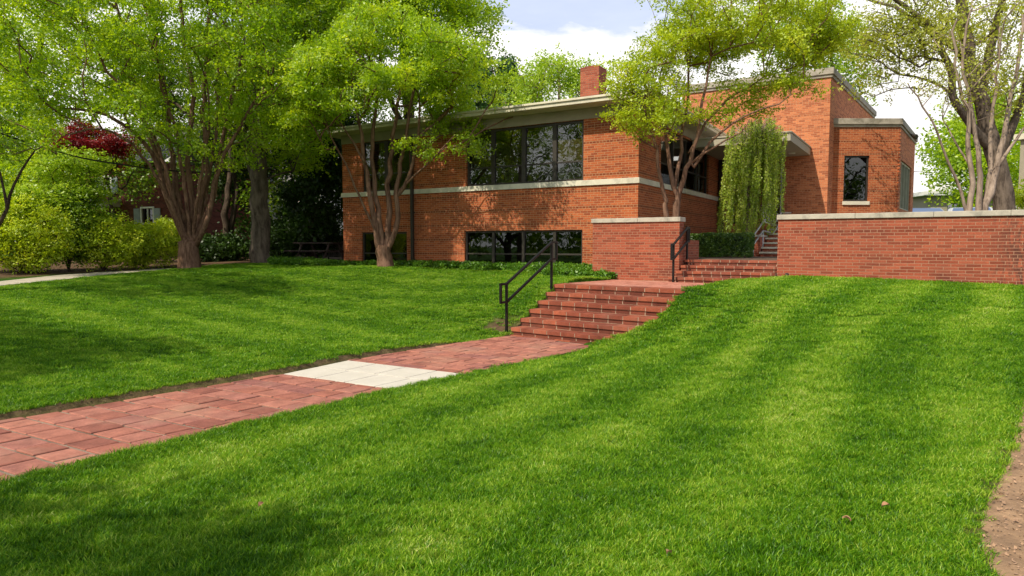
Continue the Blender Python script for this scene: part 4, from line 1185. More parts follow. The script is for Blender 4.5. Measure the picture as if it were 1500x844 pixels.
# --- centre tree before the facade
YB = 20.2; bB = pix(563, 390, YB); bB.z -= .05
stB = [stem([(565, 392, YB), (563, 376, YB), (561, 362, YB)], .27, .22),
 stem([(557, 372, YB), (549, 330, YB-.1), (540, 270, YB-.1), (531, 215, YB-.2), (521, 160, YB-.3), (512, 100, YB-.4)], .11, .03),
 stem([(560, 368, YB), (556, 320, YB), (547, 250, YB+.1), (545, 200, YB+.1), (553, 130, YB+.2), (560, 60, YB+.2)], .105, .03),
 stem([(565, 368, YB), (570, 325, YB), (568, 270, YB), (576, 200, YB), (586, 140, YB), (594, 60, YB)], .105, .03),
 stem([(568, 366, YB), (580, 335, YB-.1), (583, 300, YB-.1), (584, 255, YB-.1), (596, 190, YB-.2), (606, 130, YB-.2), (622, 60, YB-.2)], .095, .03),
 stem([(584, 285, YB-.1), (600, 258, YB-.3), (612, 200, YB-.4), (616, 140, YB-.4)], .07, .025),
 stem([(584, 280, YB-.1), (610, 255, YB-.5), (640, 225, YB-.8), (665, 200, YB-1.0)], .04, .012),
 stem([(548, 335, YB-.1), (528, 290, YB-.3), (505, 240, YB-.5), (485, 200, YB-.6), (470, 150, YB-.6)], .045, .015),
 stem([(536, 240, YB-.2), (510, 200, YB-.3), (495, 175, YB-.3)], .05, .02)]
CB = blobs([B(560, 95, 19.6, 130, 45, 2.4), B(480, 130, 19.5, 80, 50, 2), B(640, 135, 19.8, 95, 45, 2), B(560, 70, 20, 120, 60, 2.5), B(680, 175, 20, 65, 30, 1.4), B(655, 215, 19.5, 70, 18, 1.2), B(450, 190, 19.5, 45, 45, 1.4), B(760, 165, 19.8, 30, 14, .7), B(610, 85, 17.6, 120, 45, 1.9), B(505, 115, 17.6, 95, 45, 1.6), B(690, 130, 17.9, 60, 28, 1.3)], 860, np.random.default_rng(5), thresh=-.03, nscale=.8)
tree('multi_stem_tree', 'slender multi-stem tree growing close in front of the brick facade', bB, stB, CB, M_['bark'], M_['leafB'], 118, (.34, .34, .085), .068, .48, seed=12)
# --- tree behind the short wall
YC = 16.35; bC = Vector((pix(986, 316, YC).x, YC, 1.72))
stC = [stem([(975, 330, YC), (974, 300, YC), (972, 285, YC), (964, 240, YC-.1), (955, 200, YC-.2), (940, 150, YC-.3)], .075, .025),
 stem([(988, 330, YC), (991, 300, YC), (991, 284, YC), (984, 262, YC), (978, 225, YC), (972, 180, YC+.1), (966, 120, YC+.2)], .09, .025),
 stem([(992, 330, YC), (992, 284, YC), (1003, 262, YC-.1), (1010, 235, YC-.2), (1020, 200, YC-.3), (1030, 150, YC-.4), (1044, 80, YC-.4)], .085, .022),
 stem([(988, 275, YC), (994, 240, YC+.2), (1000, 200, YC+.3), (1008, 140, YC+.3), (1005, 60, YC+.3)], .055, .02),
 stem([(1016, 245, YC-.2), (1040, 210, YC-.3), (1072, 182, YC-.5), (1110, 160, YC-.7), (1160, 140, YC-.8)], .045, .013),
 stem([(1010, 225, YC-.2), (1035, 180, YC-.2), (1070, 145, YC-.1), (1120, 115, YC), (1170, 95, YC)], .04, .012),
 stem([(1012, 240, YC-.2), (1045, 215, YC-.5), (1085, 195, YC-.7), (1100, 170, YC-.8)], .03, .01)]
CC = blobs([B(1060, 90, 16.2, 140, 45, 2.0), B(960, 120, 16.0, 62, 60, 1.5), B(1130, 50, 16.6, 105, 60, 1.8), B(1040, 35, 16.4, 110, 50, 2), B(950, 175, 15.8, 50, 32, 1.0), B(1130, 140, 16.0, 85, 28, 1.2), B(1200, 60, 16.3, 48, 28, 1.2), B(1160, 170, 15.9, 40, 14, .8), B(1110, 178, 15.6, 45, 12, .6), B(912, 125, 15.9, 26, 38, .8), B(905, 170, 15.7, 24, 14, .6), B(1215, 30, 16.5, 40, 40, 1.2),
            B(1085, -30, 16.5, 150, 50, 2.2), B(1070, 165, 15.8, 70, 18, 1.0), B(1140, 192, 15.8, 28, 12, .6)], 900, np.random.default_rng(8), thresh=-.05, nscale=.9)
tree('ornamental_tree', 'bright yellow-green tree rising behind the short garden wall', bC, stC, CC, M_['bark'], M_['leafC'], 95, (.25, .25, .055), .056, .50, seed=13, rtip=.005, expo=.42)
# --- big dark trunk at the rear left
YD = 23.3; bD = pix(383, 384, YD); bD.z -= .1
stD = [stem([(384, 386, YD), (382, 372, YD), (382, 340, YD), (381, 280, YD), (378, 200, YD), (376, 100, YD), (372, 0, YD), (370, -120, YD)], .38, .12),
       stem([(378, 388, YD-.1), (381, 376, YD)], .30, .25), stem([(381, 300, YD), (366, 240, YD+.2), (355, 150, YD+.3), (345, 60, YD+.4)], .14, .05)]
CD = blobs([B(380, 20, 23.3, 110, 120, 3), B(430, 120, 23.5, 90, 80, 2.5), B(345, 150, 23.8, 70, 70, 2.2), B(430, -60, 23.5, 150, 100, 3.5), B(460, 30, 23.5, 90, 60, 2.5), B(420, 200, 24, 60, 60, 2)], 620, np.random.default_rng(21), thresh=-.3)
tree('tall_tree', 'tall tree with one thick furrowed trunk beside the picnic table', bD, stD, CD, M_['barkgrey'], M_['leafA'], 110, (.6, .6, .3), .10, .5, seed=14)
# --- tall tree behind the wing, reaching over the roof at the top
YE = 27.0; bE = Vector((pix(560, 380, YE).x, YE, 1.0))
stE = [stem([(600, 380, YE), (600, 250, YE), (598, 150, YE), (590, 60, YE), (580, -60, YE)], .35, .12),
       stem([(598, 160, YE), (630, 90, YE), (670, 30, YE), (700, -20, YE)], .12, .04), stem([(598, 200, YE), (560, 120, YE), (520, 40, YE), (500, -40, YE)], .13, .04)]
CE = blobs([B(600, 20, 27, 120, 60, 3), B(680, 60, 27, 50, 35, 2.0), B(690, 10, 27, 58, 16, 2), B(520, 10, 27, 120, 70, 3), B(600, -60, 27, 180, 60, 4), B(650, 110, 27, 60, 40, 2.5), B(570, 165, 27.5, 90, 45, 2), B(635, 148, 27, 55, 30, 1.6), B(610, 170, 27, 50, 20, 1.2), B(715, 120, 27, 22, 18, 1.5), B(560, -10, 26, 130, 40, 3)], 620, np.random.default_rng(22), thresh=-.08)
tree('tall_tree', 'tall leafy tree rising behind the wing, its crown edge against the cloud', bE, stE, CE, M_['barkdark'], M_['leafA'], 110, (.62, .62, .30), .105, .5, seed=15)
# --- dense dark evergreen between trunk and building
bF = pix(455, 375, 27); 
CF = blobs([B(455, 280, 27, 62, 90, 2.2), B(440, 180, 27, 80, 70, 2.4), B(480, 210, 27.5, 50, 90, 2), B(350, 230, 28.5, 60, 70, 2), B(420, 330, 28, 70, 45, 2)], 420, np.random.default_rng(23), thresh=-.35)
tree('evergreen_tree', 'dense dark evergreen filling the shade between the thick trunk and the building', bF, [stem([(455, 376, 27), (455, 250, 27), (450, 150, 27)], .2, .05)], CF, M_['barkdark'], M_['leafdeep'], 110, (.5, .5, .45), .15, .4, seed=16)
# --- conifers behind the roof
def conifer(label, px, pyb, pyt, Y, w, seed):
    rg = np.random.default_rng(seed); b_ = pix(px, pyb, Y); t_ = pix(px, pyt, Y); h = t_.z-b_.z; C = []
    for k in range(230):
        f = rg.random()**.8; a = rg.random()*6.28; r = w*(1-f)*(.35+.65*rg.random()); C.append((b_.x+math.cos(a)*r, b_.y+math.sin(a)*r, b_.z+h*(.05+.95*f)-r*.25))
    tree('conifer', label, (b_.x, b_.y, b_.z), [([b_, (b_+t_)/2, t_], .2, .03)], np.array(C), M_['barkdark'], M_['leafpine'], 60, (.42, .42, .35), .17, .2, seed=seed, group='conifers behind the roof')
conifer('dark pointed conifer behind the roof, the one nearer the pale green tree', 743, 215, 94, 38, 2.3, 31)
conifer('dark conifer behind the roof, half hidden by the crown of the tall leafy tree', 703, 215, 88, 40, 2.6, 32)
# --- pale green tree behind the chimney
bG = pix(820, 340, 36)
CG = blobs([B(820, 125, 36, 75, 35, 3), B(770, 140, 36, 45, 25, 2), B(870, 130, 36, 40, 30, 2), B(815, 95, 36, 30, 22, 1.5)], 190, np.random.default_rng(24), thresh=-.15)
tree('pale_green_tree', 'airy pale green tree showing above the roof beside the chimney', bG, [stem([(820, 345, 36), (820, 200, 36), (818, 110, 36)], .25, .05), stem([(820, 210, 36), (850, 150, 36), (860, 95, 36)], .12, .03), stem([(820, 210, 36), (790, 150, 36), (780, 110, 36)], .12, .03)], CG, M_['barkpale'], M_['leaflime'], 75, (.7, .7, .5), .13, .4, seed=17, rtip=.012)
# --- trees behind the tall block
bH = pix(1230, 330, 42)
CH = blobs([B(1225, 85, 42, 55, 45, 3), B(1160, 40, 42, 80, 50, 3), B(1250, 130, 42, 22, 32, 2)], 240, np.random.default_rng(25), thresh=-.2)
tree('leafy_tree', 'fresh green tree behind the tall brick block', bH, [stem([(1225, 335, 42), (1225, 150, 42), (1215, 60, 42)], .3, .06)], CH, M_['barkdark'], M_['leafB'], 85, (.8, .8, .5), .15, .45, seed=18)
# --- right: big old tree
YI = 21.0; bI = Vector((pix(1470, 310, YI).x, YI, TERR-.05))
stI = [stem([(1474, 330, YI), (1472, 300, YI), (1462, 250, YI), (1450, 200, YI), (1438, 150, YI), (1424, 100, YI-.2), (1414, 40, YI-.3), (1402, -40, YI-.5)],   .33, .13),
 stem([(1448, 215, YI), (1428, 190, YI-.2), (1402, 150, YI-.4), (1388, 90, YI-.7), (1360, 40, YI-1.0), (1320, 5, YI-1.2), (1280, -25, YI-1.3)], .15, .05),
 stem([(1440, 150, YI), (1420, 100, YI+.2), (1385, 60, YI+.4), (1340, 30, YI+.6), (1310, 10, YI+.8), (1270, 0, YI+1)], .16, .04),
 stem([(1436, 140, YI), (1450, 80, YI), (1462, 20, YI), (1480, -60, YI)], .17, .07),
 stem([(1462, 240, YI), (1490, 170, YI-.3), (1510, 90, YI-.5), (1530, 10, YI-.7)], .15, .06)]
CI = blobs([B(1330, 60, 20.5, 75, 45, 2.0), B(1400, 30, 20.5, 100, 50, 2.5), B(1470, 70, 21, 60, 80, 2.2), B(1290, 20, 20.5, 60, 35, 2), B(1300, 110, 20, 45, 30, 1.6), B(1360, 110, 20.5, 50, 40, 1.8), B(1400, -50, 20.5, 150, 50, 3), B(1450, 150, 20.5, 50, 50, 1.5), B(1280, 60, 20.3, 50, 40, 1.5)], 560, np.random.default_rng(26), thresh=-.06)
tree('old_tree', 'old tree with a thick dark trunk and thin young leaves behind the long wall', bI, stI, CI, M_['barkgrey'], M_['leafolive'], 54, (.50, .50, .32), .070, .35, seed=19, rtip=.008, expo=.42)
YM = 16.6; bM = Vector((pix(1425, 318, YM).x, YM, TERR-.03))
stM = [stem([(1420, 330, YM), (1420, 304, YM), (1424, 270, YM), (1420, 220, YM), (1414, 160, YM), (1402, 100, YM), (1398, 30, YM)], .085, .025),
 stem([(1418, 325, YM), (1414, 302, YM), (1398, 262, YM), (1378, 215, YM-.1), (1362, 175, YM-.2), (1345, 140, YM-.3), (1330, 122, YM-.3)], .05, .012),
 stem([(1432, 330, YM), (1434, 300, YM), (1436, 262, YM), (1430, 200, YM), (1420, 150, YM), (1408, 90, YM), (1418, 20, YM)], .09, .022),
 stem([(1440, 330, YM), (1442, 300, YM), (1456, 265, YM+.1), (1468, 220, YM+.1), (1478, 160, YM+.2), (1492, 90, YM+.2), (1500, 20, YM+.2)], .105, .03),
 stem([(1442, 300, YM+.1), (1452, 250, YM+.2), (1450, 200, YM+.3), (1458, 130, YM+.3), (1466, 40, YM+.3)], .07, .02),
 stem([(1462, 245, YM+.1), (1480, 215, YM), (1500, 190, YM), (1530, 160, YM)], .05, .02),
 stem([(1424, 250, YM), (1396, 200, YM+.3), (1380, 175, YM+.4), (1388, 140, YM+.5)], .03, .008)]
CM = blobs([B(1340, 110, 16.4, 45, 40, 1.0), B(1400, 100, 16.6, 60, 70, 1.4), B(1470, 110, 16.8, 50, 80, 1.2), B(1430, 30, 16.6, 90, 60, 1.6)], 130, np.random.default_rng(27), thresh=.0)
tree('multi_stem_shrub_tree', 'bare pale multi-stemmed tree directly behind the coping of the long wall', bM, stM, CM, M_['barkpale'], M_['leafolive'], 26, (.35, .35, .25), .055, .35, seed=20, rtip=.006)
# --- background greenery on the right
bJ = pix(1420, 330, 38)
CJ = blobs([B(1420, 255, 36, 55, 55, 2.5), B(1400, 215, 37, 32, 40, 2), B(1470, 230, 38, 60, 70, 2.5), B(1440, 170, 39, 50, 40, 2)], 300, np.random.default_rng(28), thresh=-.3)
tree('leafy_tree', 'bright yellow-green leafy tree in the distance behind the old trunk', bJ, [stem([(1425, 335, 38), (1425, 240, 38), (1430, 170, 38)], .25, .06)], CJ, M_['barkdark'], M_['leafB'], 90, (.75, .75, .6), .17, .4, seed=29)
bJ2 = pix(1495, 330, 26)
CJ2 = blobs([B(1510, 290, 25, 32, 22, 1.2)], 60, np.random.default_rng(33), thresh=-.5)
tree('round_bush', 'round yellow-green bush at the right end of the long wall', (bJ2.x+.3, 25, TERR), [([(bJ2.x+.3, 25, TERR), (bJ2.x+.3, 25, TERR+1)], .05, .02)], CJ2, M_['barkdark'], M_['leafC'], 90, (.3, .3, .25), .08, .4, cat='bush', seed=30)
# --- left background: more trees
bK = pix(60, 350, 30)
CK = blobs([B(60, 60, 28, 130, 70, 3), B(-30, 150, 28, 90, 90, 3), B(150, 20, 29, 110, 60, 3), B(60, 190, 28, 110, 60, 2.5), B(10, 290, 27, 90, 50, 2), B(50, 255, 26, 90, 35, 1.5), B(200, 180, 29, 70, 60, 2)], 620, np.random.default_rng(34), thresh=-.25)
tree('tall_tree', 'tall light green tree behind the red maple at the far left', bK, [stem([(30, 352, 30), (35, 230, 30), (50, 120, 29), (70, 0, 29)], .3, .08)], CK, M_['barkdark'], M_['leafA'], 95, (.75, .75, .35), .12, .5, seed=35)
bK2 = pix(330, 350, 29.5)
CK2 = blobs([B(330, 200, 29, 55, 60, 2), B(300, 250, 29, 45, 25, 1.5), B(340, 110, 29.5, 90, 70, 3), B(250, 120, 30, 90, 80, 3), B(480, 110, 30, 90, 80, 3), B(395, 270, 27, 40, 60, 1.5), B(205, 262, 28.5, 50, 26, 1.2), B(150, 235, 28.5, 30, 20, 1)], 600, np.random.default_rng(36), thresh=-.15)
tree('slim_tree', 'slim tree with twin trunks in front of the white house', bK2, [stem([(332, 352, 26), (332, 300, 26), (338, 240, 26.5), (335, 160, 27)], .16, .06), stem([(335, 352, 26.1), (345, 300, 26.2), (342, 220, 27)], .14, .05)], CK2, M_['barkdark'], M_['leafmid'], 95, (.7, .7, .4), .12, .45, seed=37)
# crimson maple
bN = pix(150, 360, 25)
CN = blobs([B(142, 190, 24.5, 36, 22, .9), B(165, 212, 24.4, 26, 16, .8), B(115, 212, 24.2, 30, 16, .9), B(100, 228, 24, 14, 8, .7), B(160, 250, 25.5, 26, 10, .6)], 190, np.random.default_rng(38), thresh=-.3)
tree('maple_tree', 'small maple with deep crimson leaves before the red brick house', bN, [stem([(165, 362, 25), (165, 320, 25), (160, 280, 25), (150, 230, 25), (140, 195, 24.6)], .09, .02), stem([(162, 290, 25), (185, 270, 25.3), (195, 250, 25.5)], .05, .015)], CN, M_['barkdark'], M_['leafred'], 80, (.35, .35, .14), .07, .6, seed=39)
# lime dogwood in front
bO = pix(120, 372, 21.5)
CO = blobs([B(100, 245, 21, 50, 22, 1.2), B(60, 290, 20.5, 70, 25, 1.4), B(125, 275, 21, 30, 25, 1.0), B(100, 320, 20.8, 70, 20, 1.2), B(20, 310, 20, 60, 35, 1.4), B(115, 232, 21, 45, 14, .9)], 380, np.random.default_rng(40), thresh=-.25)
tree('dogwood_tree', 'small tree with flat lime green sprays beside the crimson maple', bO, [stem([(120, 375, 21.5), (118, 330, 21.5), (100, 280, 21.2), (90, 245, 21)], .07, .02), stem([(118, 330, 21.5), (80, 300, 21), (40, 280, 20.5)], .04, .015)], CO, M_['barkdark'], M_['leaflime'], 85, (.42, .42, .10), .075, .75, seed=41)
# dark leaning small tree at far left
bQ = pix(-20, 372, 17.5)
CQ = blobs([B(0, 235, 17, 50, 25, .9), B(60, 215, 17, 40, 15, .8), B(-40, 190, 17, 60, 50, 1.2)], 60, np.random.default_rng(42), thresh=-.1)
tree('leaning_tree', 'thin leaning dark-stemmed tree at the left edge above the azaleas', bQ, [stem([(-20, 375, 17.5), (-8, 345, 17.5), (8, 305, 17.4), (22, 270, 17.3), (44, 235, 17.2), (62, 212, 17)], .07, .015), stem([(10, 300, 17.4), (0, 255, 17.4), (-10, 210, 17.4)], .04, .015)], CQ, M_['barkdark'], M_['leafmid'], 60, (.4, .4, .12), .07, .6, seed=43)

# shrubs of the left bed
def bush(name, label, px, py, Y, rx, ry, rd, n, leaf, nl, size, seed, group=None, spread=(.22, .22, .16)):
    rg = np.random.default_rng(seed); c, r = B(px, py, Y, rx, ry, rd); b_ = Vector((c[0], c[1], hz(c[0], c[1])))
    C = blobs([(c, r)], n, rg, shell=.7, thresh=-.55, nscale=1.3); C[:, 2] = np.maximum(C[:, 2], b_.z+.08)
    root = empty(name, b_, 0, label, 'bush', group)
    st_ = [([b_, b_+Vector((rg.normal()*.3, rg.normal()*.2, r[2]*.9))], .03, .012) for _ in range(4)]
    grow(root, st_, C, M_['barkdark'], .004, .42, .5, name='stems', rg=rg, origin=b_)
    V, Q, T = leaf_arrays(C, nl, spread, size, .5, rg=rg)
    link(bpy.data.objects.new('foliage', np_mesh('foliage', V-np.array(b_), Q, leaf, {'tint': T})), root)
GB = 'azaleas and shrubs of the bed along the concrete walk'
bush('azalea_bush', 'broad olive green azalea at the very left of the bed, darkest at its foot', 30, 342, 19.2, 75, 52, 1.1, 330, M_['leafazalea'], 75, .07, 51, GB)
bush('azalea_bush', 'rounded dark-footed azalea between the leaning tree and the sunlit azaleas', 98, 335, 20.6, 52, 52, .9, 240, M_['leafmid'], 75, .07, 52, GB)
bush('azalea_bush', 'yellow-green azalea in full sun in front of the portico', 150, 352, 21.0, 55, 40, .9, 260, M_['leafazalea'], 75, .065, 53, GB)
bush('azalea_bush', 'low sunlit azalea nearest to the arching multi-stem tree', 212, 358, 22.4, 50, 34, .9, 230, M_['leafazalea'], 75, .065, 54, GB)
bush('azalea_bush', 'small yellow-flowered bush beneath the shuttered window of the brick house', 246, 340, 25.0, 24, 20, .6, 90, M_['leafC'], 75, .06, 55, GB)
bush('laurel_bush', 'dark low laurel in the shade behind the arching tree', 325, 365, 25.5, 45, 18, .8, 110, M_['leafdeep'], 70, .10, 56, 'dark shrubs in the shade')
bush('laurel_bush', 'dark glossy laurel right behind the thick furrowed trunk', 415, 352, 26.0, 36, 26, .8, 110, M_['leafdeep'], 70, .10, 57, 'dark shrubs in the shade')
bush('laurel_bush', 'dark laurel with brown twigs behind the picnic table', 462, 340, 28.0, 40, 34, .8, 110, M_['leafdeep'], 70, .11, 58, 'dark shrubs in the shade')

# clipped hedge
def hedge():
    a = pix(1009, 378, 19.0); 
    root = empty('boxwood_hedge', (a.x, a.y, TERR), ang, 'clipped dark green boxwood hedge at the top of the short flight', 'hedge')
    L = 1.62; W = .8; Hh = pix(1040, 343.5, 19.0).z - TERR
    rg = np.random.default_rng(61); pts = []
    for k in range(1500):
        f = rg.integers(0, 5); u, v, w = rg.random(3)
        p = [u*L, v*W, w*Hh]
        if f == 0: p[1] = 0
        elif f == 1: p[2] = Hh
        elif f == 2: p[0] = L
        elif f == 3: p[0] = 0
        else: p[1] = 0 if rg.random() < .5 else W
        b_ = mnoise.noise(Vector(p)*2.0)*.04
        p = np.array(p); cc = np.array([L/2, W/2, Hh/2]); q = (p-cc)/cc; rad_ = np.sqrt((q**2).sum()); p = cc + (p-cc)*(1-.10*max(0, rad_-1.1)) + b_
        pts.append(p)
    V, Q, T = leaf_arrays(np.array(pts), 22, (.06, .06, .06), .035, .3, rg=rg)
    link(bpy.data.objects.new('foliage', np_mesh('foliage', V, Q, M_['leafhedge'], {'tint': T})), root)
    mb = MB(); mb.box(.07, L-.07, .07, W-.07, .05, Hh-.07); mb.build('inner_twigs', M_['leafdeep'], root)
hedge()
# weeping tree
def weeping():
    b_ = pix(1088, 372, 20.3); b_.z = TERR; top = pix(1105, 190, 20.6)
    root = empty('weeping_tree', b_, 0, 'weeping tree with a curtain of hanging pale green leaves by the entrance', 'tree')
    rg = np.random.default_rng(63)
    mb = MB(); o0 = Matrix.Translation(-b_)
    mb.tube([b_, b_.lerp(top, .3)+Vector((.05, 0, 0)), b_.lerp(top, .65)+Vector((-.05, 0, 0)), top+Vector((0, 0, -.25))], [.09, .075, .06, .03], 8)
    P = []; k = 0
    for s_ in range(200):
        a = rg.random()*6.28; r = math.sqrt(rg.random())
        tx = pix(1109, 200, 20.6).x + math.cos(a)*r*.86*(.9+.2*rg.random()); ty = 20.6 + math.sin(a)*r*.75
        ztop_ = top.z + .15 - .35*r*r + rg.normal()*.16 - (.35 if rg.random() < .3 else 0)*rg.random()*2
        ln = (ztop_-TERR-.1)*(rg.random()**.4)
        if math.cos(a)*r > .1: ln *= rg.uniform(.6, .95)
        if math.cos(a) < -.2: ln = min(ln, ztop_-TERR-.5)
        zz = ztop_; x, y = tx, ty; pts = []
        while zz > ztop_-ln:
            pts.append((x, y, zz)); zz -= .07; x += rg.normal()*.012 - .0035 + math.cos(a)*.002; y += rg.normal()*.010 + (-.004 if zz < top.z-1 else 0)
        if len(pts) > 3:
            P += pts; mb.tube([top+Vector((0, 0, -.2)), Vector(pts[0])+Vector((0, 0, .06)), pts[3]], [.012, .008, .004], 3, cap=False); mb.tube(pts[::6]+[pts[-1]], .003, 3, cap=False)
    mb.build('trunk', M_['barkpale'], root, M=o0, smooth=True)
    V, Q, T = leaf_arrays(np.array(P), 6, (.055, .055, .07), .055, -.1, rg=rg)
    link(bpy.data.objects.new('crown', np_mesh('crown', V-np.array(b_), Q, M_['leafweep'], {'tint': T})), root)
weeping()

# ---------------------------------------------------------------- neighbours
def house_red():
    a = pix(128, 330, 33); ah = R(-20); d = Vector((math.cos(ah), math.sin(ah)))
    root = empty('brick_house', (a.x, a.y, .9), ah, 'dark red brick house with white shuttered windows behind the maple', 'house')
    L = 5.3; Hh = 4.6
    ops = [(1.1, 2.1, .1, 2.3), (3.65, 4.35, 1.0, 2.45), (1.2, 1.7, 3.2, 4.0)]
    wall('front_wall', (0, 0), (L, 0), -.3, Hh, ops, M_['red_house'], root)
    wall('side_wall', (L, 0), (L, 7), -.3, Hh, [], M_['red_house'], root); wall('end_wall', (0, 7), (0, 0), -.3, Hh, [], M_['red_house'], root); wall('rear_wall', (L, 7), (0, 7), -.3, Hh, [], M_['red_house'], root)
    mb = MB(); n = len(mb.v)
    mb.quad((-.3, -.4, Hh), (L+.3, -.4, Hh), (L+.3, 3.5, Hh+2.4), (-.3, 3.5, Hh+2.4)); mb.quad((L+.3, 7.4, Hh), (-.3, 7.4, Hh), (-.3, 3.5, Hh+2.4), (L+.3, 3.5, Hh+2.4))
    mb.build('roof', M_['roofing'], root)
    for (u0, u1, z0, z1) in ops[1:]:
        mb = MB(); A = Vector((0, 0)); d_ = Vector((1, 0)); n_ = Vector((0, -1))
        boxon(mb, A, d_, n_, u0-.08, u0, z0-.08, z1+.08, -.05, .04); boxon(mb, A, d_, n_, u1, u1+.08, z0-.08, z1+.08, -.05, .04)
        boxon(mb, A, d_, n_, u0, u1, z1, z1+.08, -.05, .04); boxon(mb, A, d_, n_, u0, u1, z0-.08, z0, -.05, .06)
        boxon(mb, A, d_, n_, u0, u1, (z0+z1)/2-.03, (z0+z1)/2+.03, -.05, .02); boxon(mb, A, d_, n_, (u0+u1)/2-.02, (u0+u1)/2+.02, z0, z1, -.05, .018)
        w = mb.build('window', M_['white'], root)
        mb = MB(); mb.quad((u0, .06, z0), (u1, .06, z0), (u1, .06, z1), (u0, .06, z1)); mb.build('pane', M_['darkglass'], w)
        for s_ in (u0-.48, u1+.1):
            mb = MB(); mb.box(s_, s_+.38, -.05, -.005, z0, z1)
            for k in range(int((z1-z0)/.09)): mb.box(s_+.05, s_+.33, -.065, -.051, z0+.05+k*.09, z0+.1+k*.09)
            mb.build('shutter', M_['shutter'], root)
    mb = MB(); mb.box(.9, 2.3, -1.0, -.02, 2.55, 2.8); mb.prism([(.8, -1.1), (2.4, -1.1), (2.4, -.02), (.8, -.02)], 2.801, 2.9)
    po = mb.build('portico', M_['white'], root, bevel=.01)
    for x in (1.0, 2.2):
        mb = MB(); mb.tube([(x, -.9, -.2), (x, -.9, 1.2), (x, -.9, 2.55)], [.09, .085, .07], 12); mb.build('column', M_['white'], po, smooth=True)
    mb = MB(); mb.box(1.15, 2.05, .02, .08, .1, 2.2)
    mb.build('door', M_['wood'], root)
house_red()
def house_white():
    a = pix(252, 345, 38); ah = R(-8)
    root = empty('clapboard_house', (a.x, a.y, .9), ah, 'white clapboard house with paned windows glimpsed between the trunks', 'house')
    L = 9.0; Hh = 4.2; ops = [(2.1, 3.0, .9, 2.9), (4.6, 5.4, 1.0, 2.6), (6.3, 7.0, 1.0, 2.6)]
    wall('front_wall', (0, 0), (L, 0), -.3, Hh, ops, M_['siding'], root)
    mb = MB()
    z = 0
    while z < Hh:
        for (x0, x1) in ((0, L),):
            segs_ = [(0, L)]
            for o_ in ops:
                if o_[2]-.1 < z+.07 < o_[3]+.1:
                    segs_ = [s_ for (p, q) in segs_ for s_ in ((p, min(q, o_[0]-.1)), (max(p, o_[1]+.1), q)) if s_[1] > s_[0]]
            for (p, q) in segs_: mb.quad((p, -.03, z), (q, -.03, z), (q, -.006, z+.14), (p, -.006, z+.14)); mb.quad((p, -.006, z), (q, -.006, z), (q, -.03, z), (p, -.03, z))
        z += .14
    mb.build('clapboards', M_['siding'], root)
    wall('side_wall', (L, 0), (L, 6), -.3, Hh, [], M_['siding'], root); wall('end_wall', (0, 6), (0, 0), -.3, Hh, [], M_['siding'], root)
    for (u0, u1, z0, z1) in ops:
        mb = MB(); A = Vector((0, 0)); d_ = Vector((1, 0)); n_ = Vector((0, -1))
        boxon(mb, A, d_, n_, u0-.08, u0, z0-.08, z1+.08, -.05, .05); boxon(mb, A, d_, n_, u1, u1+.08, z0-.08, z1+.08, -.05, .05)
        boxon(mb, A, d_, n_, u0, u1, z1, z1+.08, -.05, .05); boxon(mb, A, d_, n_, u0, u1, z0-.08, z0, -.05, .06)
        for k in range(1, 4): boxon(mb, A, d_, n_, u0, u1, z0+(z1-z0)*k/4-.015, z0+(z1-z0)*k/4+.015, -.05, .02)
        boxon(mb, A, d_, n_, (u0+u1)/2-.015, (u0+u1)/2+.015, z0, z1, -.05, .018)
        w = mb.build('window', M_['white'], root); mb = MB(); mb.quad((u0, .06, z0), (u1, .06, z0), (u1, .06, z1), (u0, .06, z1)); mb.build('pane', M_['darkglass'], w)
    mb = MB(); mb.quad((-.3, -.4, Hh), (L+.3, -.4, Hh), (L+.3, 3, Hh+2.2), (-.3, 3, Hh+2.2)); mb.quad((L+.3, 6.4, Hh), (-.3, 6.4, Hh), (-.3, 3, Hh+2.2), (L+.3, 3, Hh+2.2)); mb.build('roof', M_['roofing'], root)
    mb = MB(); mb.box(-.7, -.01, .5, 1.3, -.3, 6.4); mb.build('chimney', M_['white'], root)
house_white()
def picnic():
    a = pix(468, 385, 25.0)
    root = empty('picnic_table', (a.x, a.y, hz(a.x, a.y)), ang+.1, 'dark wooden picnic table in the shade left of the building', 'picnic table')
    mb = MB()
    for k in range(5): mb.box(-.95, .95, -.36+k*.147, -.36+k*.147+.137, .71, .75)
    mb.build('tabletop', M_['wood'], root)
    for s_ in (-1, 1):
        mb = MB(); y = s_*.68; mb.box(-.95, .95, y-.14, y-.005, .42, .455); mb.box(-.95, .95, y+.005, y+.14, .42, .455); mb.build('bench', M_['wood'], root)
    for x in (-.65, .65):
        mb = MB()
        mb.box(x-.02, x+.02, -.78, .78, .375, .418); mb.box(x-.018, x+.018, -.34, .34, .66, .708)
        for s_ in (-1, 1):
            q = Matrix.Translation((x+.042, 0, 0)); p0 = Vector((x+.042, s_*.62, 0)); p1 = Vector((x+.042, s_*.25, .70)); mb.tube([p0, p1], .042, 4)
        mb.build('leg_frame', M_['wood'], root)
picnic()
def board_fence():
    a = pix(468, 378, 29.5); b = pix(520, 378, 28.0)
    root = empty('board_fence', (a.x, a.y, hz(a.x, a.y)), math.atan2(b.y-a.y, b.x-a.x), 'short grey board fence behind the picnic table at the building corner', 'fence')
    L = (b-a).length+1.5; mb = MB(); x = 0
    while x < L: mb.box(x, x+.13, 0, .022, .05, 1.02+random.uniform(-.01, .01)); x += .145
    mb.build('boards', M_['fence'], root)
    mb = MB(); mb.box(0, L, .024, .07, .25, .33); mb.box(0, L, .024, .07, .8, .88); mb.build('rail', M_['fence'], root)
    for x in (0, L/2, L): mb = MB(); mb.box(x-.05, x+.05, .075, .17, -.1, 1.05); mb.build('post', M_['fence'], root)
board_fence()

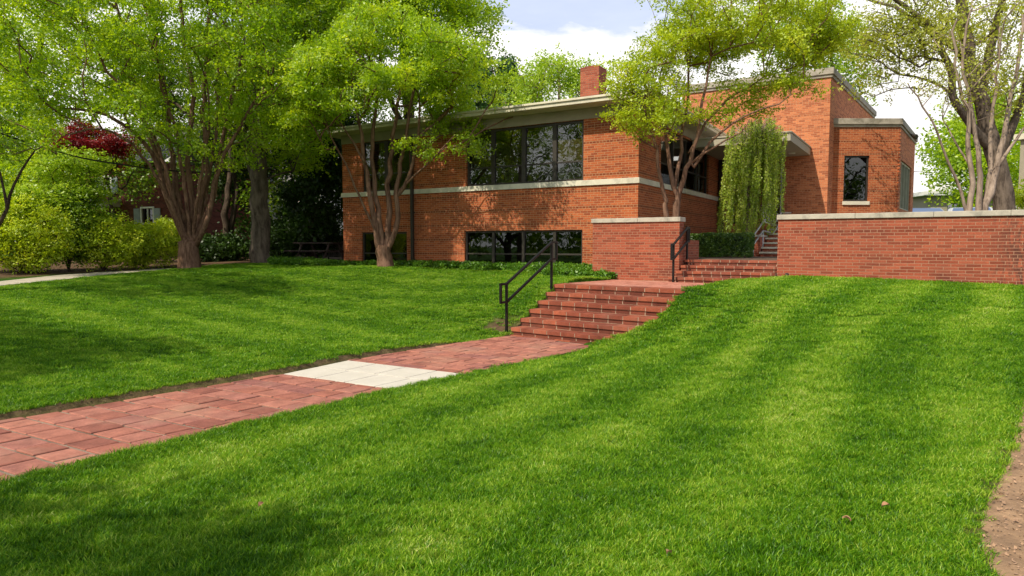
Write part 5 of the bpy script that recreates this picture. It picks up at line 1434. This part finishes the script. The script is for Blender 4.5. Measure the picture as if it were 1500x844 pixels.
# far right: pale building, white roofed house, cars, poles
def far_right():
    a = pix(1489, 330, 30); root = empty('grey_building', (a.x, a.y, TERR), R(-60), 'grey building with pale cornice at the right edge behind the trees', 'building')
    hz_ = pix(1489, 205, 30).z-TERR
    wall('front_wall', (0, 0), (7, 0), -.2, hz_, [(1.5, 2.6, 1, 2.6), (4, 5.1, 1, 2.6)], M_['frieze'], root)
    wall('end_wall', (0, 5), (0, 0), -.2, hz_, [], M_['frieze'], root); wall('rear_wall', (7, 5), (0, 5), -.2, hz_, [], M_['frieze'], root)
    for o_ in ((1.5, 2.6, 1, 2.6), (4, 5.1, 1, 2.6)): window((0, 0), (7, 0), o_, [(o_[0]+o_[1])/2], [], root, glass='darkglass')
    mb = MB(); mb.box(-.2, 7.2, -.2, 5.2, hz_+.001, hz_+.25); mb.build('roof', M_['cream'], root)
    a = pix(1344, 330, 46); root = empty('pale_house', (a.x, a.y, 1.8), R(-5), 'low pale house with a flat white roof beyond the bay', 'house')
    h1_ = pix(1350, 287, 46).z-1.8
    wall('front_wall', (0.6, 0), (5, 0), -.3, h1_, [(1.3, 2.2, .9, h1_-.5)], M_['frieze'], root); wall('end_wall', (.6, 5), (.6, 0), -.3, h1_, [], M_['frieze'], root)
    window((0.6, 0), (5, 0), (1.3, 2.2, .9, h1_-.5), [1.75], [], root, glass='darkglass')
    mb = MB(); mb.box(.1, 5.5, -.5, 5, h1_+.001, h1_+.28); mb.build('roof', M_['white'], root)
    mb = MB(); mb.box(1.6, 2.8, 1, 2, h1_+.281, h1_+.9); mb.build('roof_box', M_['white'], root)
far_right()
paint = {}
def car(label, loc, rz, col):
    root = empty('parked_car', loc, rz, label, 'car', 'cars parked beyond the long wall')
    m = plain('car_paint', col, .25, .3, var=.02)
    prof_ = [(-2.2, .35), (-2.25, .75), (-2.0, .95), (-1.15, 1.02), (-.45, 1.45), (.75, 1.48), (1.55, 1.05), (2.15, .98), (2.25, .6), (2.15, .35)]
    mb = MB(); n = len(prof_)
    for s_ in (-1, 1):
        for (x, z) in prof_: mb.v.append((x, s_*(.86 if z < 1.1 else .70), z))
    for i in range(n):
        j = (i+1) % n; mb.f.append((i, j, n+j, n+i)); mb.uv.append([(0,0)]*4); mb.mi.append(0)
    mb.f.append(tuple(range(n-1, -1, -1))); mb.uv.append([(0,0)]*n); mb.mi.append(0); mb.f.append(tuple(range(n, 2*n))); mb.uv.append([(0,0)]*n); mb.mi.append(0)
    mb.build('body', m, root, bevel=.05)
    for s_ in (-1, 1):
        mb = MB(); y0, y1 = s_*.868, s_*.725
        q = [(-1.0, s_*.855, 1.06), (1.35, s_*.855, 1.06), (.72, y1, 1.40), (-.45, y1, 1.38)]
        mb.poly(q if s_ < 0 else q[::-1]); mb.build('side_window', M_['darkglass'], root)
        for x in (-1.4, 1.4):
            mb = MB(); mb.tube([(x, s_*.72, .33), (x, s_*.90, .33)], .33, 20); w = mb.build('wheel', M_['cable'], root)
            mb = MB(); mb.tube([(x, s_*.90, .33), (x, s_*.912, .33)], .2, 16); mb.build('rim', M_['pipe'], w)
    for (x0, z0, x1, z1, nm) in ((1.50, 1.10, .80, 1.46, 'windscreen'), (-1.10, 1.07, -.50, 1.43, 'rear_window')):
        mb = MB(); sg = 1 if x0 > 0 else -1; mb.quad((x0+.02*sg, -.72, z0), (x0+.02*sg, .72, z0), (x1+.03*sg, .62, z1), (x1+.03*sg, -.62, z1)); mb.build(nm, M_['darkglass'], root)
pc = pix(1346, 301, 29); car('blue-grey parked car showing beside the corner of the bay', (pc.x, 29, pc.z-1.58), R(80), (.42, .42, .42))
pc = pix(1421, 300, 28); car('white parked car showing through the pale stems of the bare tree', (pc.x, 28, pc.z-1.58), R(60), (.6, .62, .62))
mb = MB(); q = [(12, 24.5, 2.0), (26, 22, 2.0), (34, 44, 2.1), (14, 48, 2.1)]
pz = pix(1346, 301, 29).z-1.59; mb.poly([(Bf.x-.5, Bf.y-1.5, pz), (30, 24.5, pz), (44, 60, pz), (16, 60, pz)]); tag(mb.build('parking_ground', M_['walk']), kind='structure')

# overhead cables
def cable(label, pts, r=.014):
    pts = [Vector(p) for p in pts]; a, b = pts[0], pts[-1]; o0 = pts[0].copy()
    mb = MB(); dense = []
    for i in range(len(pts)-1):
        p0, p1, p2, p3 = pts[max(i-1, 0)], pts[i], pts[i+1], pts[min(i+2, len(pts)-1)]
        for j in range(8):
            t = j/8; dense.append(.5*((2*p1)+(p2-p0)*t+(2*p0-5*p1+4*p2-p3)*t*t+(3*p1-p0-3*p2+p3)*t**3))
    dense.append(pts[-1]); mb.tube(dense, r, 6)
    tag(mb.build('overhead_cable', M_['cable']), label, 'cable')
cable('black overhead cable sagging from the left edge towards the building', [pix(-300, 100, 15), pix(-120, 152, 16), pix(0, 195, 17), pix(70, 218, 18), pix(150, 237, 19), pix(280, 252, 21.5), pix(380, 247, 24), pix(500, 222, 25)], .022)
cable('thin overhead wire crossing the sky beyond the bay', [pix(1320, 226, 44), pix(1400, 229, 44), pix(1500, 226, 44)], .02)
cable('thin overhead wire crossing lower beyond the bay, above the white roof', [pix(1320, 250, 46), pix(1400, 254, 46), pix(1500, 249, 46)], .02)

# ---------------------------------------------------------------- walk on the left, dirt bed, ground cover, litter
mb = MB(); n = 40
for i in range(n):
    def wpnt(t, o):
        s_ = t*(len(wk0)-1); k = min(int(s_), len(wk0)-2); p = wk0[k].to_2d().lerp(wk0[k+1].to_2d(), s_-k) + walk_n*o; return (p.x, p.y, hz(p.x, p.y)+.03)
    mb.quad(wpnt(i/n, -.03), wpnt((i+1)/n, -.03), wpnt((i+1)/n, 1.1), wpnt(i/n, 1.1))
tag(mb.build('concrete_walk', M_['walk']), kind='structure')
dp = np.array([[x, y] for x in np.arange(2.2, 7, .06) for y in np.arange(-.5, 6, .06)])
mb = MB()
nxd = len(np.arange(-.5, 6, .06)); hh = H(dp) + .004 + np.array([mnoise.noise(Vector((p[0]*6, p[1]*6, 0)))*.012 + mnoise.noise(Vector((p[0]*22, p[1]*22, 3)))*.006 for p in dp])
in_ = inpoly(dp, dirtpoly); od_ = polydist(dp, dirtpoly); insd = in_ | (od_ < .16); hh = hh - np.where(in_, 0, od_*.45); qd = []
nr = len(dp)//nxd
for i in range(nr-1):
    for j in range(nxd-1):
        k = i*nxd+j
        if insd[k]: qd.append((k, k+nxd, k+nxd+1, k+1))
tag(link(bpy.data.objects.new('dirt_bed', np_mesh('dirt_bed', np.c_[dp, hh+.006], np.array(qd), M_['dirt'], smooth=True))), kind='structure')
# litter on the dirt
rg = np.random.default_rng(71)
cand = np.c_[rg.uniform(2.4, 6.5, 30000), rg.uniform(.5, 6, 30000)]; cand = cand[inpoly(cand, dirtpoly)]
C = np.c_[cand, H(cand)+.02]
V, Q, T = leaf_arrays(C, 1, (.01, .01, .004), .014, .7, .9, rg)
tag(link(bpy.data.objects.new('leaf_litter', np_mesh('leaf_litter', V, Q, [plain('wood_chip', (.36, .22, .13), .9, var=.5, scale=20)], {'tint': T}))), 'brown wood chips and crumbs scattered over the bare dirt', 'litter', kind='stuff')
# ground cover along the facade
rg = np.random.default_rng(72); pts = []
while len(pts) < 2600:
    u = rg.uniform(-BL-1.8, .0); v = -abs(rg.normal())*.38 - .05
    if u > -2.0: v = rg.uniform(-1.9, -.05) if rg.random() < .8 else v
    p = C0 + Rv*u + Vv*v
    if along(p, Wp, Vv) > -.03 and along(p, Wp, Rv) > rl-.05: continue
    pts.append((p.x, p.y, 0, rg.random()))
for k in range(260):                         # tongue of leaves before the short wall
    u = rl + rg.uniform(-.1, .75); v = -rg.uniform(.02, .5)*(1-(u-rl)/.9); p = Wp + Rv*u + Vv*v; pts.append((p.x, p.y, 0, rg.random()*.6))
for k in range(700):                         # shady margin left of the building
    p = pix(rg.uniform(395, 505), 388, rg.uniform(21.5, 23.2)); pts.append((p.x, p.y, 0, rg.random()))
pts = np.array(pts); pts[:, 2] = H(pts[:, :2]) + .03 + .15*pts[:, 3]
V, Q, T = leaf_arrays(pts[:, :3], 26, (.10, .10, .07), .055, .5, rg=rg)
tag(link(bpy.data.objects.new('ground_cover', np_mesh('ground_cover', V, Q, M_['leafivy'], {'tint': T}))), 'low leafy ground cover hugging the foot of the brick facade', 'ground cover', kind='stuff')
# fallen dry leaves
for k, (px, py, lb) in enumerate([(1297, 742, 'curled tan leaf lying on the lawn near the dirt bed'), (382, 741, 'small reddish leaf lying in the dark near grass'), (1240, 762, 'brown leaf half sunk in the grass left of the dirt bed'), (980, 812, 'dry leaf on the nearest strip of the lawn')]):
    g_ = gp(px, py, .12); z = hz(g_.x, g_.y)+.05; g_ = gp(px, py, z)
    mb = MB(); n = 8; L = .045
    for i in range(n):
        def lv(t, s_): w = .016*math.sin(math.pi*min(1, t*1.05+.02)); return (t*L-L/2, s_*w, .012*math.sin(t*3)+.012*abs(s_))
        a, b = i/n, (i+1)/n
        mb.quad(lv(a, -1), lv(b, -1), lv(b, 0), lv(a, 0)); mb.quad(lv(a, 0), lv(b, 0), lv(b, 1), lv(a, 1))
    o = mb.build('fallen_leaf', M_['dry'], smooth=True); o.location = g_; o.rotation_euler = (.2, -.15, k*1.3); tag(o, lb, 'leaf', 'fallen leaves on the lawn')

# ---------------------------------------------------------------- grass
def tuft(name, nb, rad_, hgt, seed, wide=.0022, lean=.5):
    rg = np.random.default_rng(seed); V = []; Qs = []; T = []; Hh = []
    for k in range(nb):
        a = rg.random()*6.28; r = rad_*math.sqrt(rg.random()); x, y = r*math.cos(a), r*math.sin(a)
        h = hgt*(.55+.6*rg.random()); yaw = rg.random()*6.28; ln = lean*(.3+rg.random())*h; dx, dy = math.cos(yaw)*ln, math.sin(yaw)*ln
        fa = rg.random()*6.28; wx, wy = math.cos(fa)*wide*(.7+.6*rg.random()), math.sin(fa)*wide*(.7+.6*rg.random()); tn = rg.random()
        b_ = len(V)
        for t, w in ((0, 1), (.45, .9), (.8, .55)):
            cx, cy, cz = x+dx*t*t, y+dy*t*t, h*(t-.18*t*t*lean)
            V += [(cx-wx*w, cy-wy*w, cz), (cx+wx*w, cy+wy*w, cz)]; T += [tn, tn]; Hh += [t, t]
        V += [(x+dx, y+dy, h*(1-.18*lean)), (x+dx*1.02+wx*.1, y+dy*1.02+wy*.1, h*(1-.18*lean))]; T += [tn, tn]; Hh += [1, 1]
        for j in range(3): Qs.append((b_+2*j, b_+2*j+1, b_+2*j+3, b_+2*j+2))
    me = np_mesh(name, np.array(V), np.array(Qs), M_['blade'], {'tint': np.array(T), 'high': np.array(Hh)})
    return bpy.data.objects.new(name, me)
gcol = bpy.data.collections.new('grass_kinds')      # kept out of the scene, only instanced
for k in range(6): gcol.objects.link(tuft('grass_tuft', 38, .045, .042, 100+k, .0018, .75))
gcol2 = bpy.data.collections.new('grass_kinds_far')
for k in range(5): gcol2.objects.link(tuft('grass_patch', 85, .10, .044, 200+k, .0031, .75))
bldpoly = [tuple(p) for p in (C0-Rv*(BL+.05)-Vv*.05, C0-Vv*.05, C0+Vv*30, C0-Rv*BL+Vv*30)]
w_l = [tuple(p) for p in (Wp+Rv*(rl-.02)-Vv*.02, Wp+Rv*40-Vv*.02, Wp+Rv*40+Vv*30, Wp+Rv*rl+Vv*30)]
stp = [tuple(p) for p in (st_pt(-.02, -.03).to_2d(), st_pt(1.9, -.03).to_2d(), st_pt(SW+.03, .3).to_2d(), st_pt(SW+.03, 1.9).to_2d(), st_pt(-.02, 1.9).to_2d())]
def scatter(n, ylo, yhi, rg, margin=.0, dens=None, xr=.86):
    hw = xr*yhi+1.9; area = xr*(yhi**2-ylo**2)
    m_ = int(n*(2*hw*(yhi-ylo))/area); Y = rg.uniform(ylo, yhi, m_); X = rg.uniform(-hw, hw, m_); k = np.abs(X) < xr*Y+1.9; X, Y = X[k], Y[k]
    if dens is not None: k = rg.random(len(Y)) < dens(Y); X, Y = X[k], Y[k]
    P = np.c_[X, Y]
    bad = np.zeros(len(P), bool)
    for poly, mg in ((pathpoly, margin), (bldpoly, .0), (w_l, .0), (walkpoly, .0), (dirtpoly, 0), (lp, .0)):
        pl = [tuple(p) for p in poly]; ins = inpoly(P, pl)
        bad |= ins
        if mg > 0: bad |= polydist(P, pl) < mg*rg.random(len(P))
    # the stair block: grass only where the mound stands above the step
    ins = inpoly(P, stp)
    rel = P-np.array(S0); r_ = rel@np.array(sR); f_ = rel@np.array(sF)
    stepz = (np.floor(np.clip(f_, 0, 1.64)/RUN)+1)*RISE
    g = Hn(P); bad |= ins & (r_ < turf_edge(f_)+.03)
    # soil beyond the rear edge of the left lawn
    rr2 = (P-np.array(wk0[0].to_2d()))@np.array(walk_n)
    bad |= (rr2 > -.03) & (P[:, 0] < -7.2)
    bad |= (P[:, 1] > 22.3) & (P[:, 0] < -3)
    db = np.linalg.norm(P-np.array(bare), axis=1); bad |= rg.random(len(P)) < np.clip(1.15-db/.5, 0, .85)
    dd_ = polydist(P, [tuple(p) for p in dirtpoly]); nz_ = np.array([mnoise.noise(Vector((p[0]*3, p[1]*3, 5))) if d < .6 else 0 for p, d in zip(P, dd_)])
    bad |= rg.random(len(P)) < np.clip(.7-(dd_+nz_*.2)/.14, 0, .7)
    P = P[~bad]
    return P, Hn(P)
def instancer(name, P, Z, coll, scale, rg, label):
    me = bpy.data.meshes.new(name); me.vertices.add(len(P)); me.vertices.foreach_set('co', np.c_[P, Z-.004].astype(np.float32).ravel())
    n = len(P)
    rot = np.zeros((n, 3)); rot[:, 2] = rg.random(n)*6.28; rot[:, 0] = rg.normal(size=n)*.12; rot[:, 1] = rg.normal(size=n)*.12
    lx = np.array([mnoise.noise(Vector((p[0]*1.7, p[1]*2.6, 0))) for p in P])
    sc = scale*(.8+.4*rg.random(n))*(1+.25*lx)
    a = me.attributes.new('rot', 'FLOAT_VECTOR', 'POINT'); a.data.foreach_set('vector', rot.astype(np.float32).ravel())
    a = me.attributes.new('scl', 'FLOAT', 'POINT'); a.data.foreach_set('value', sc.astype(np.float32))
    o = bpy.data.objects.new(name, me); link(o); tag(o, label, 'grass', kind='stuff')
    ng = bpy.data.node_groups.new(name, 'GeometryNodeTree')
    ng.interface.new_socket('Geometry', in_out='INPUT', socket_type='NodeSocketGeometry'); ng.interface.new_socket('Geometry', in_out='OUTPUT', socket_type='NodeSocketGeometry')
    N = ng.nodes; Lk = ng.links; gi = N.new('NodeGroupInput'); go = N.new('NodeGroupOutput')
    iop = N.new('GeometryNodeInstanceOnPoints'); ci = N.new('GeometryNodeCollectionInfo'); ci.inputs['Collection'].default_value = coll
    ci.inputs['Separate Children'].default_value = True; ci.inputs['Reset Children'].default_value = True
    m2p = N.new('GeometryNodeMeshToPoints'); Lk.new(gi.outputs[0], m2p.inputs[0]); Lk.new(m2p.outputs[0], iop.inputs['Points'])
    Lk.new(ci.outputs[0], iop.inputs['Instance']); iop.inputs['Pick Instance'].default_value = True
    ar = N.new('GeometryNodeInputNamedAttribute'); ar.data_type = 'FLOAT_VECTOR'; ar.inputs[0].default_value = 'rot'
    e2r = N.new('FunctionNodeEulerToRotation'); Lk.new(ar.outputs[0], e2r.inputs[0]); Lk.new(e2r.outputs[0], iop.inputs['Rotation'])
    as_ = N.new('GeometryNodeInputNamedAttribute'); as_.data_type = 'FLOAT'; as_.inputs[0].default_value = 'scl'
    Lk.new(as_.outputs[0], iop.inputs['Scale']); Lk.new(iop.outputs[0], go.inputs[0])
    md = o.modifiers.new('scatter', 'NODES'); md.node_group = ng
    return o
rg = np.random.default_rng(80)
P1, Z1 = scatter(64000, 2.2, 9.0, rg, .012, dens=lambda Y: np.clip(4.2/Y, 0, 1))
instancer('lawn_grass', P1, Z1, gcol, 1.0, rg, 'short mown lawn grass close to the camera and along the path')
P2, Z2 = scatter(75000, 7.5, 22.5, rg, .015, dens=lambda Y: np.clip((Y-7.0)/3, 0, 1)*np.clip(12/Y, .5, 1))
instancer('lawn_grass', P2, Z2, gcol2, 1.0, rg, 'mown lawn grass on the slopes towards the steps and the building')
print('grass', len(P1), len(P2))

# ---------------------------------------------------------------- trees that stand beside and behind the photographer (they shade the lawn)
SUN = Vector((-.50, -.46, .78)).normalized()
def shade_tree(label, cx, cy, cz, r, seed, n=90):
    rg = np.random.default_rng(seed); base = Vector((cx, cy, hz(cx, cy)-.1))
    C = blobs([((cx, cy, cz), (r, r, r*.7)), ((cx+r*.5, cy-r*.3, cz+.5), (r*.6, r*.6, r*.5))], n, rg, thresh=-.2)
    st_ = [([base, base+Vector((.1, 0, 1.5)), Vector((cx, cy, cz*.6)), Vector((cx+.2, cy, cz))], .22, .07)]
    tree('shade_tree', label, base, st_, C, M_['barkgrey'], M_['leafB'], 60, (.55, .55, .3), .14, .5, seed=seed, group='trees beside the lawn')
def caster(gx_, gy_, h): k = h/SUN.z; return gx_+SUN.x*k, gy_+SUN.y*k
for i, (gx_, gy_, h, r) in enumerate([(-6.6, 8.6, 8.0, 2.2), (-9.5, 9.8, 8.5, 2.2), (-2.7, 3.0, 6.5, 1.5), (-8.2, 17.0, 9.0, 2.8)]):
    x, y = caster(gx_, gy_, h)
    shade_tree(['lawn tree that shades the left lawn beyond the path', 'lawn tree farther left of the path', 'lawn tree behind the near end of the lawn', 'lawn tree beside the concrete walk, left of the azaleas'][i], x, y, h, r, 90+i, (100, 100, 60, 130)[i])

base_ = (-27, 9, 0)
rg_ = np.random.default_rng(121)
Cf = blobs([((-27, 9, 9), (4.6, 4.6, 5.5)), ((-27, 9, 4.5), (4, 4, 3.5))], 300, rg_, thresh=-.3)
ft = tree('street_tree', 'tall broad tree far to the left of the lawn, out beyond the walk', base_, [([Vector((-27, 9, 0)), Vector((-27, 9, 4)), Vector((-26.8, 9, 10))], .3, .1)], Cf, M_['barkdark'], M_['leafmid'], 26, (.9, .9, .6), .20, .35, seed=122, rtip=.02, group='tall trees around the lawn')
for i, (x, y, sc_, lb) in enumerate([(-35, 1, 1.15, 'tall broad tree at the far end of the tree row left of the lawn'), (-30, -7, 1.2, 'tall broad tree of the left row nearest to the street'), (-33, 15, 1, 'tall broad tree of the left row behind the neighbouring house'), (-42, 8, 1.3, 'tall broad tree in the second row left of the lawn'), (-40, -12, 1.3, 'tallest broad tree across the street, left end'),
    (27, -9, 1.1, 'tall broad tree across the street to the right'), (36, -4, 1.2, 'tall broad tree at the right end of the street'), (20, -18, 1.2, 'tall broad tree across the street, opposite the steps'), (45, -14, 1.3, 'tall broad tree in the second row across the street')]):
    c = copy_tree(ft); c.location = (x, y, 0); c.rotation_euler = (0, 0, i*1.3+.5); c.scale = (sc_,)*3; c['label'] = lb
# distant woods closing the view on the left and a low tree line on the right
rg_ = np.random.default_rng(131); pts = []
for k in range(1500):
    x = rg_.uniform(-75, -2); y = 56 + rg_.uniform(-6, 6); z = 1 + rg_.random()**.8*(8 + 3*mnoise.noise(Vector((x*.15, 0, 0)))); pts.append((x, y, z))
for k in range(700):
    a = rg_.uniform(0, 1); x = -62 + rg_.uniform(-5, 5); y = -40 + a*90; pts.append((x, y, .5 + rg_.random()*(10+3*mnoise.noise(Vector((y*.15, 4, 0))))))
for k in range(500):
    x = rg_.uniform(20, 110); y = 95 + rg_.uniform(-4, 4); pts.append((x, y, 2 + rg_.random()*(5 + 3*mnoise.noise(Vector((x*.1, 9, 0))))))
V, Q, T = leaf_arrays(np.array(pts), 26, (1.5, 1.5, 1.2), .55, .3, rg=rg_)
tag(link(bpy.data.objects.new('far_woods', np_mesh('far_woods', V, Q, M_['leafmid'], {'tint': T}))), 'distant band of green woods beyond the houses', 'woods', kind='stuff')
# ---------------------------------------------------------------- light, sky, camera
sun = bpy.data.objects.new('sun', bpy.data.lights.new('sun', 'SUN')); link(sun)
sun.data.energy = 5.0; sun.data.angle = R(.55); sun.data.color = (1.0, .91, .74)
sun.rotation_euler = SUN.to_track_quat('Z', 'Y').to_euler()
elev = math.asin(SUN.z); azim = math.atan2(SUN.x, SUN.y)
w = bpy.data.worlds.new('World'); S.world = w; w.use_nodes = True
nt = w.node_tree; nt.nodes.clear(); b = NB(nt)
sky = b.new('ShaderNodeTexSky'); sky.sky_type = 'NISHITA'; sky.sun_disc = False; sky.sun_elevation = elev; sky.sun_rotation = azim
sky.air_density = 1.0; sky.dust_density = 1.2; sky.ozone_density = 1.0
tc = b.new('ShaderNodeTexCoord').outputs['Generated']
sp = b.new('ShaderNodeSeparateXYZ'); b.l.new(tc, sp.inputs[0])
vec = b.mapping(tc, (1, 1, 2.2))
n1 = b.noise(vec, 3.2, 8, .55, .25); n2 = b.noise(b.mapping(tc, (1, 1, 3.5), loc=(5, 2, 1)), 2.0, 5, .6)
el_ = b.math('MULTIPLY', b.math('SUBTRACT', .36, sp.outputs[2]), 1.5)
dens = b.math('ADD', n1, el_)
cum = b.ramp(dens, [(.55, 0), (.62, 1)])
veil = b.ramp(n2, [(.3, .55), (.65, .95)])
lowband = b.ramp(sp.outputs[2], [(.0, 1), (.55, .15)])
skyc = b.mix(b.math('MULTIPLY', veil, b.ramp(sp.outputs[2], [(.3, .9), (.8, .25)])), sky.outputs[0], (5.9, 6.4, 8.0))
shade_ = b.ramp(b.noise(b.mapping(tc, (1, 1, 3), loc=(1, 3, .1)), 5, 6, .6), [(.3, .82), (.6, 1.0)])
cc_ = b.mix(1.0, (9.2, 9.0, 8.8), shade_, 'MULTIPLY')
colr = b.mix(cum, skyc, cc_)
bg = b.new('ShaderNodeBackground'); b.l.new(colr, bg.inputs[0]); bg.inputs[1].default_value = .15
ow = b.new('ShaderNodeOutputWorld'); b.l.new(bg.outputs[0], ow.inputs[0])

cam = bpy.data.objects.new('camera', bpy.data.cameras.new('camera')); link(cam)
cam.location = (0, 0, EYE); cam.rotation_euler = (R(90)-TILT, 0, 0)
cam.data.sensor_width = 36; cam.data.lens = F/1500*36; cam.data.clip_end = 3000; cam.data.clip_start = .05
S.camera = cam
S.view_settings.view_transform = 'Standard'; S.view_settings.look = 'None'; S.view_settings.exposure = 0; S.view_settings.gamma = 1
S.cycles.max_bounces = 7; S.cycles.diffuse_bounces = 3; S.cycles.glossy_bounces = 3; S.cycles.transmission_bounces = 4; S.cycles.transparent_max_bounces = 8
S.cycles.use_denoising = True
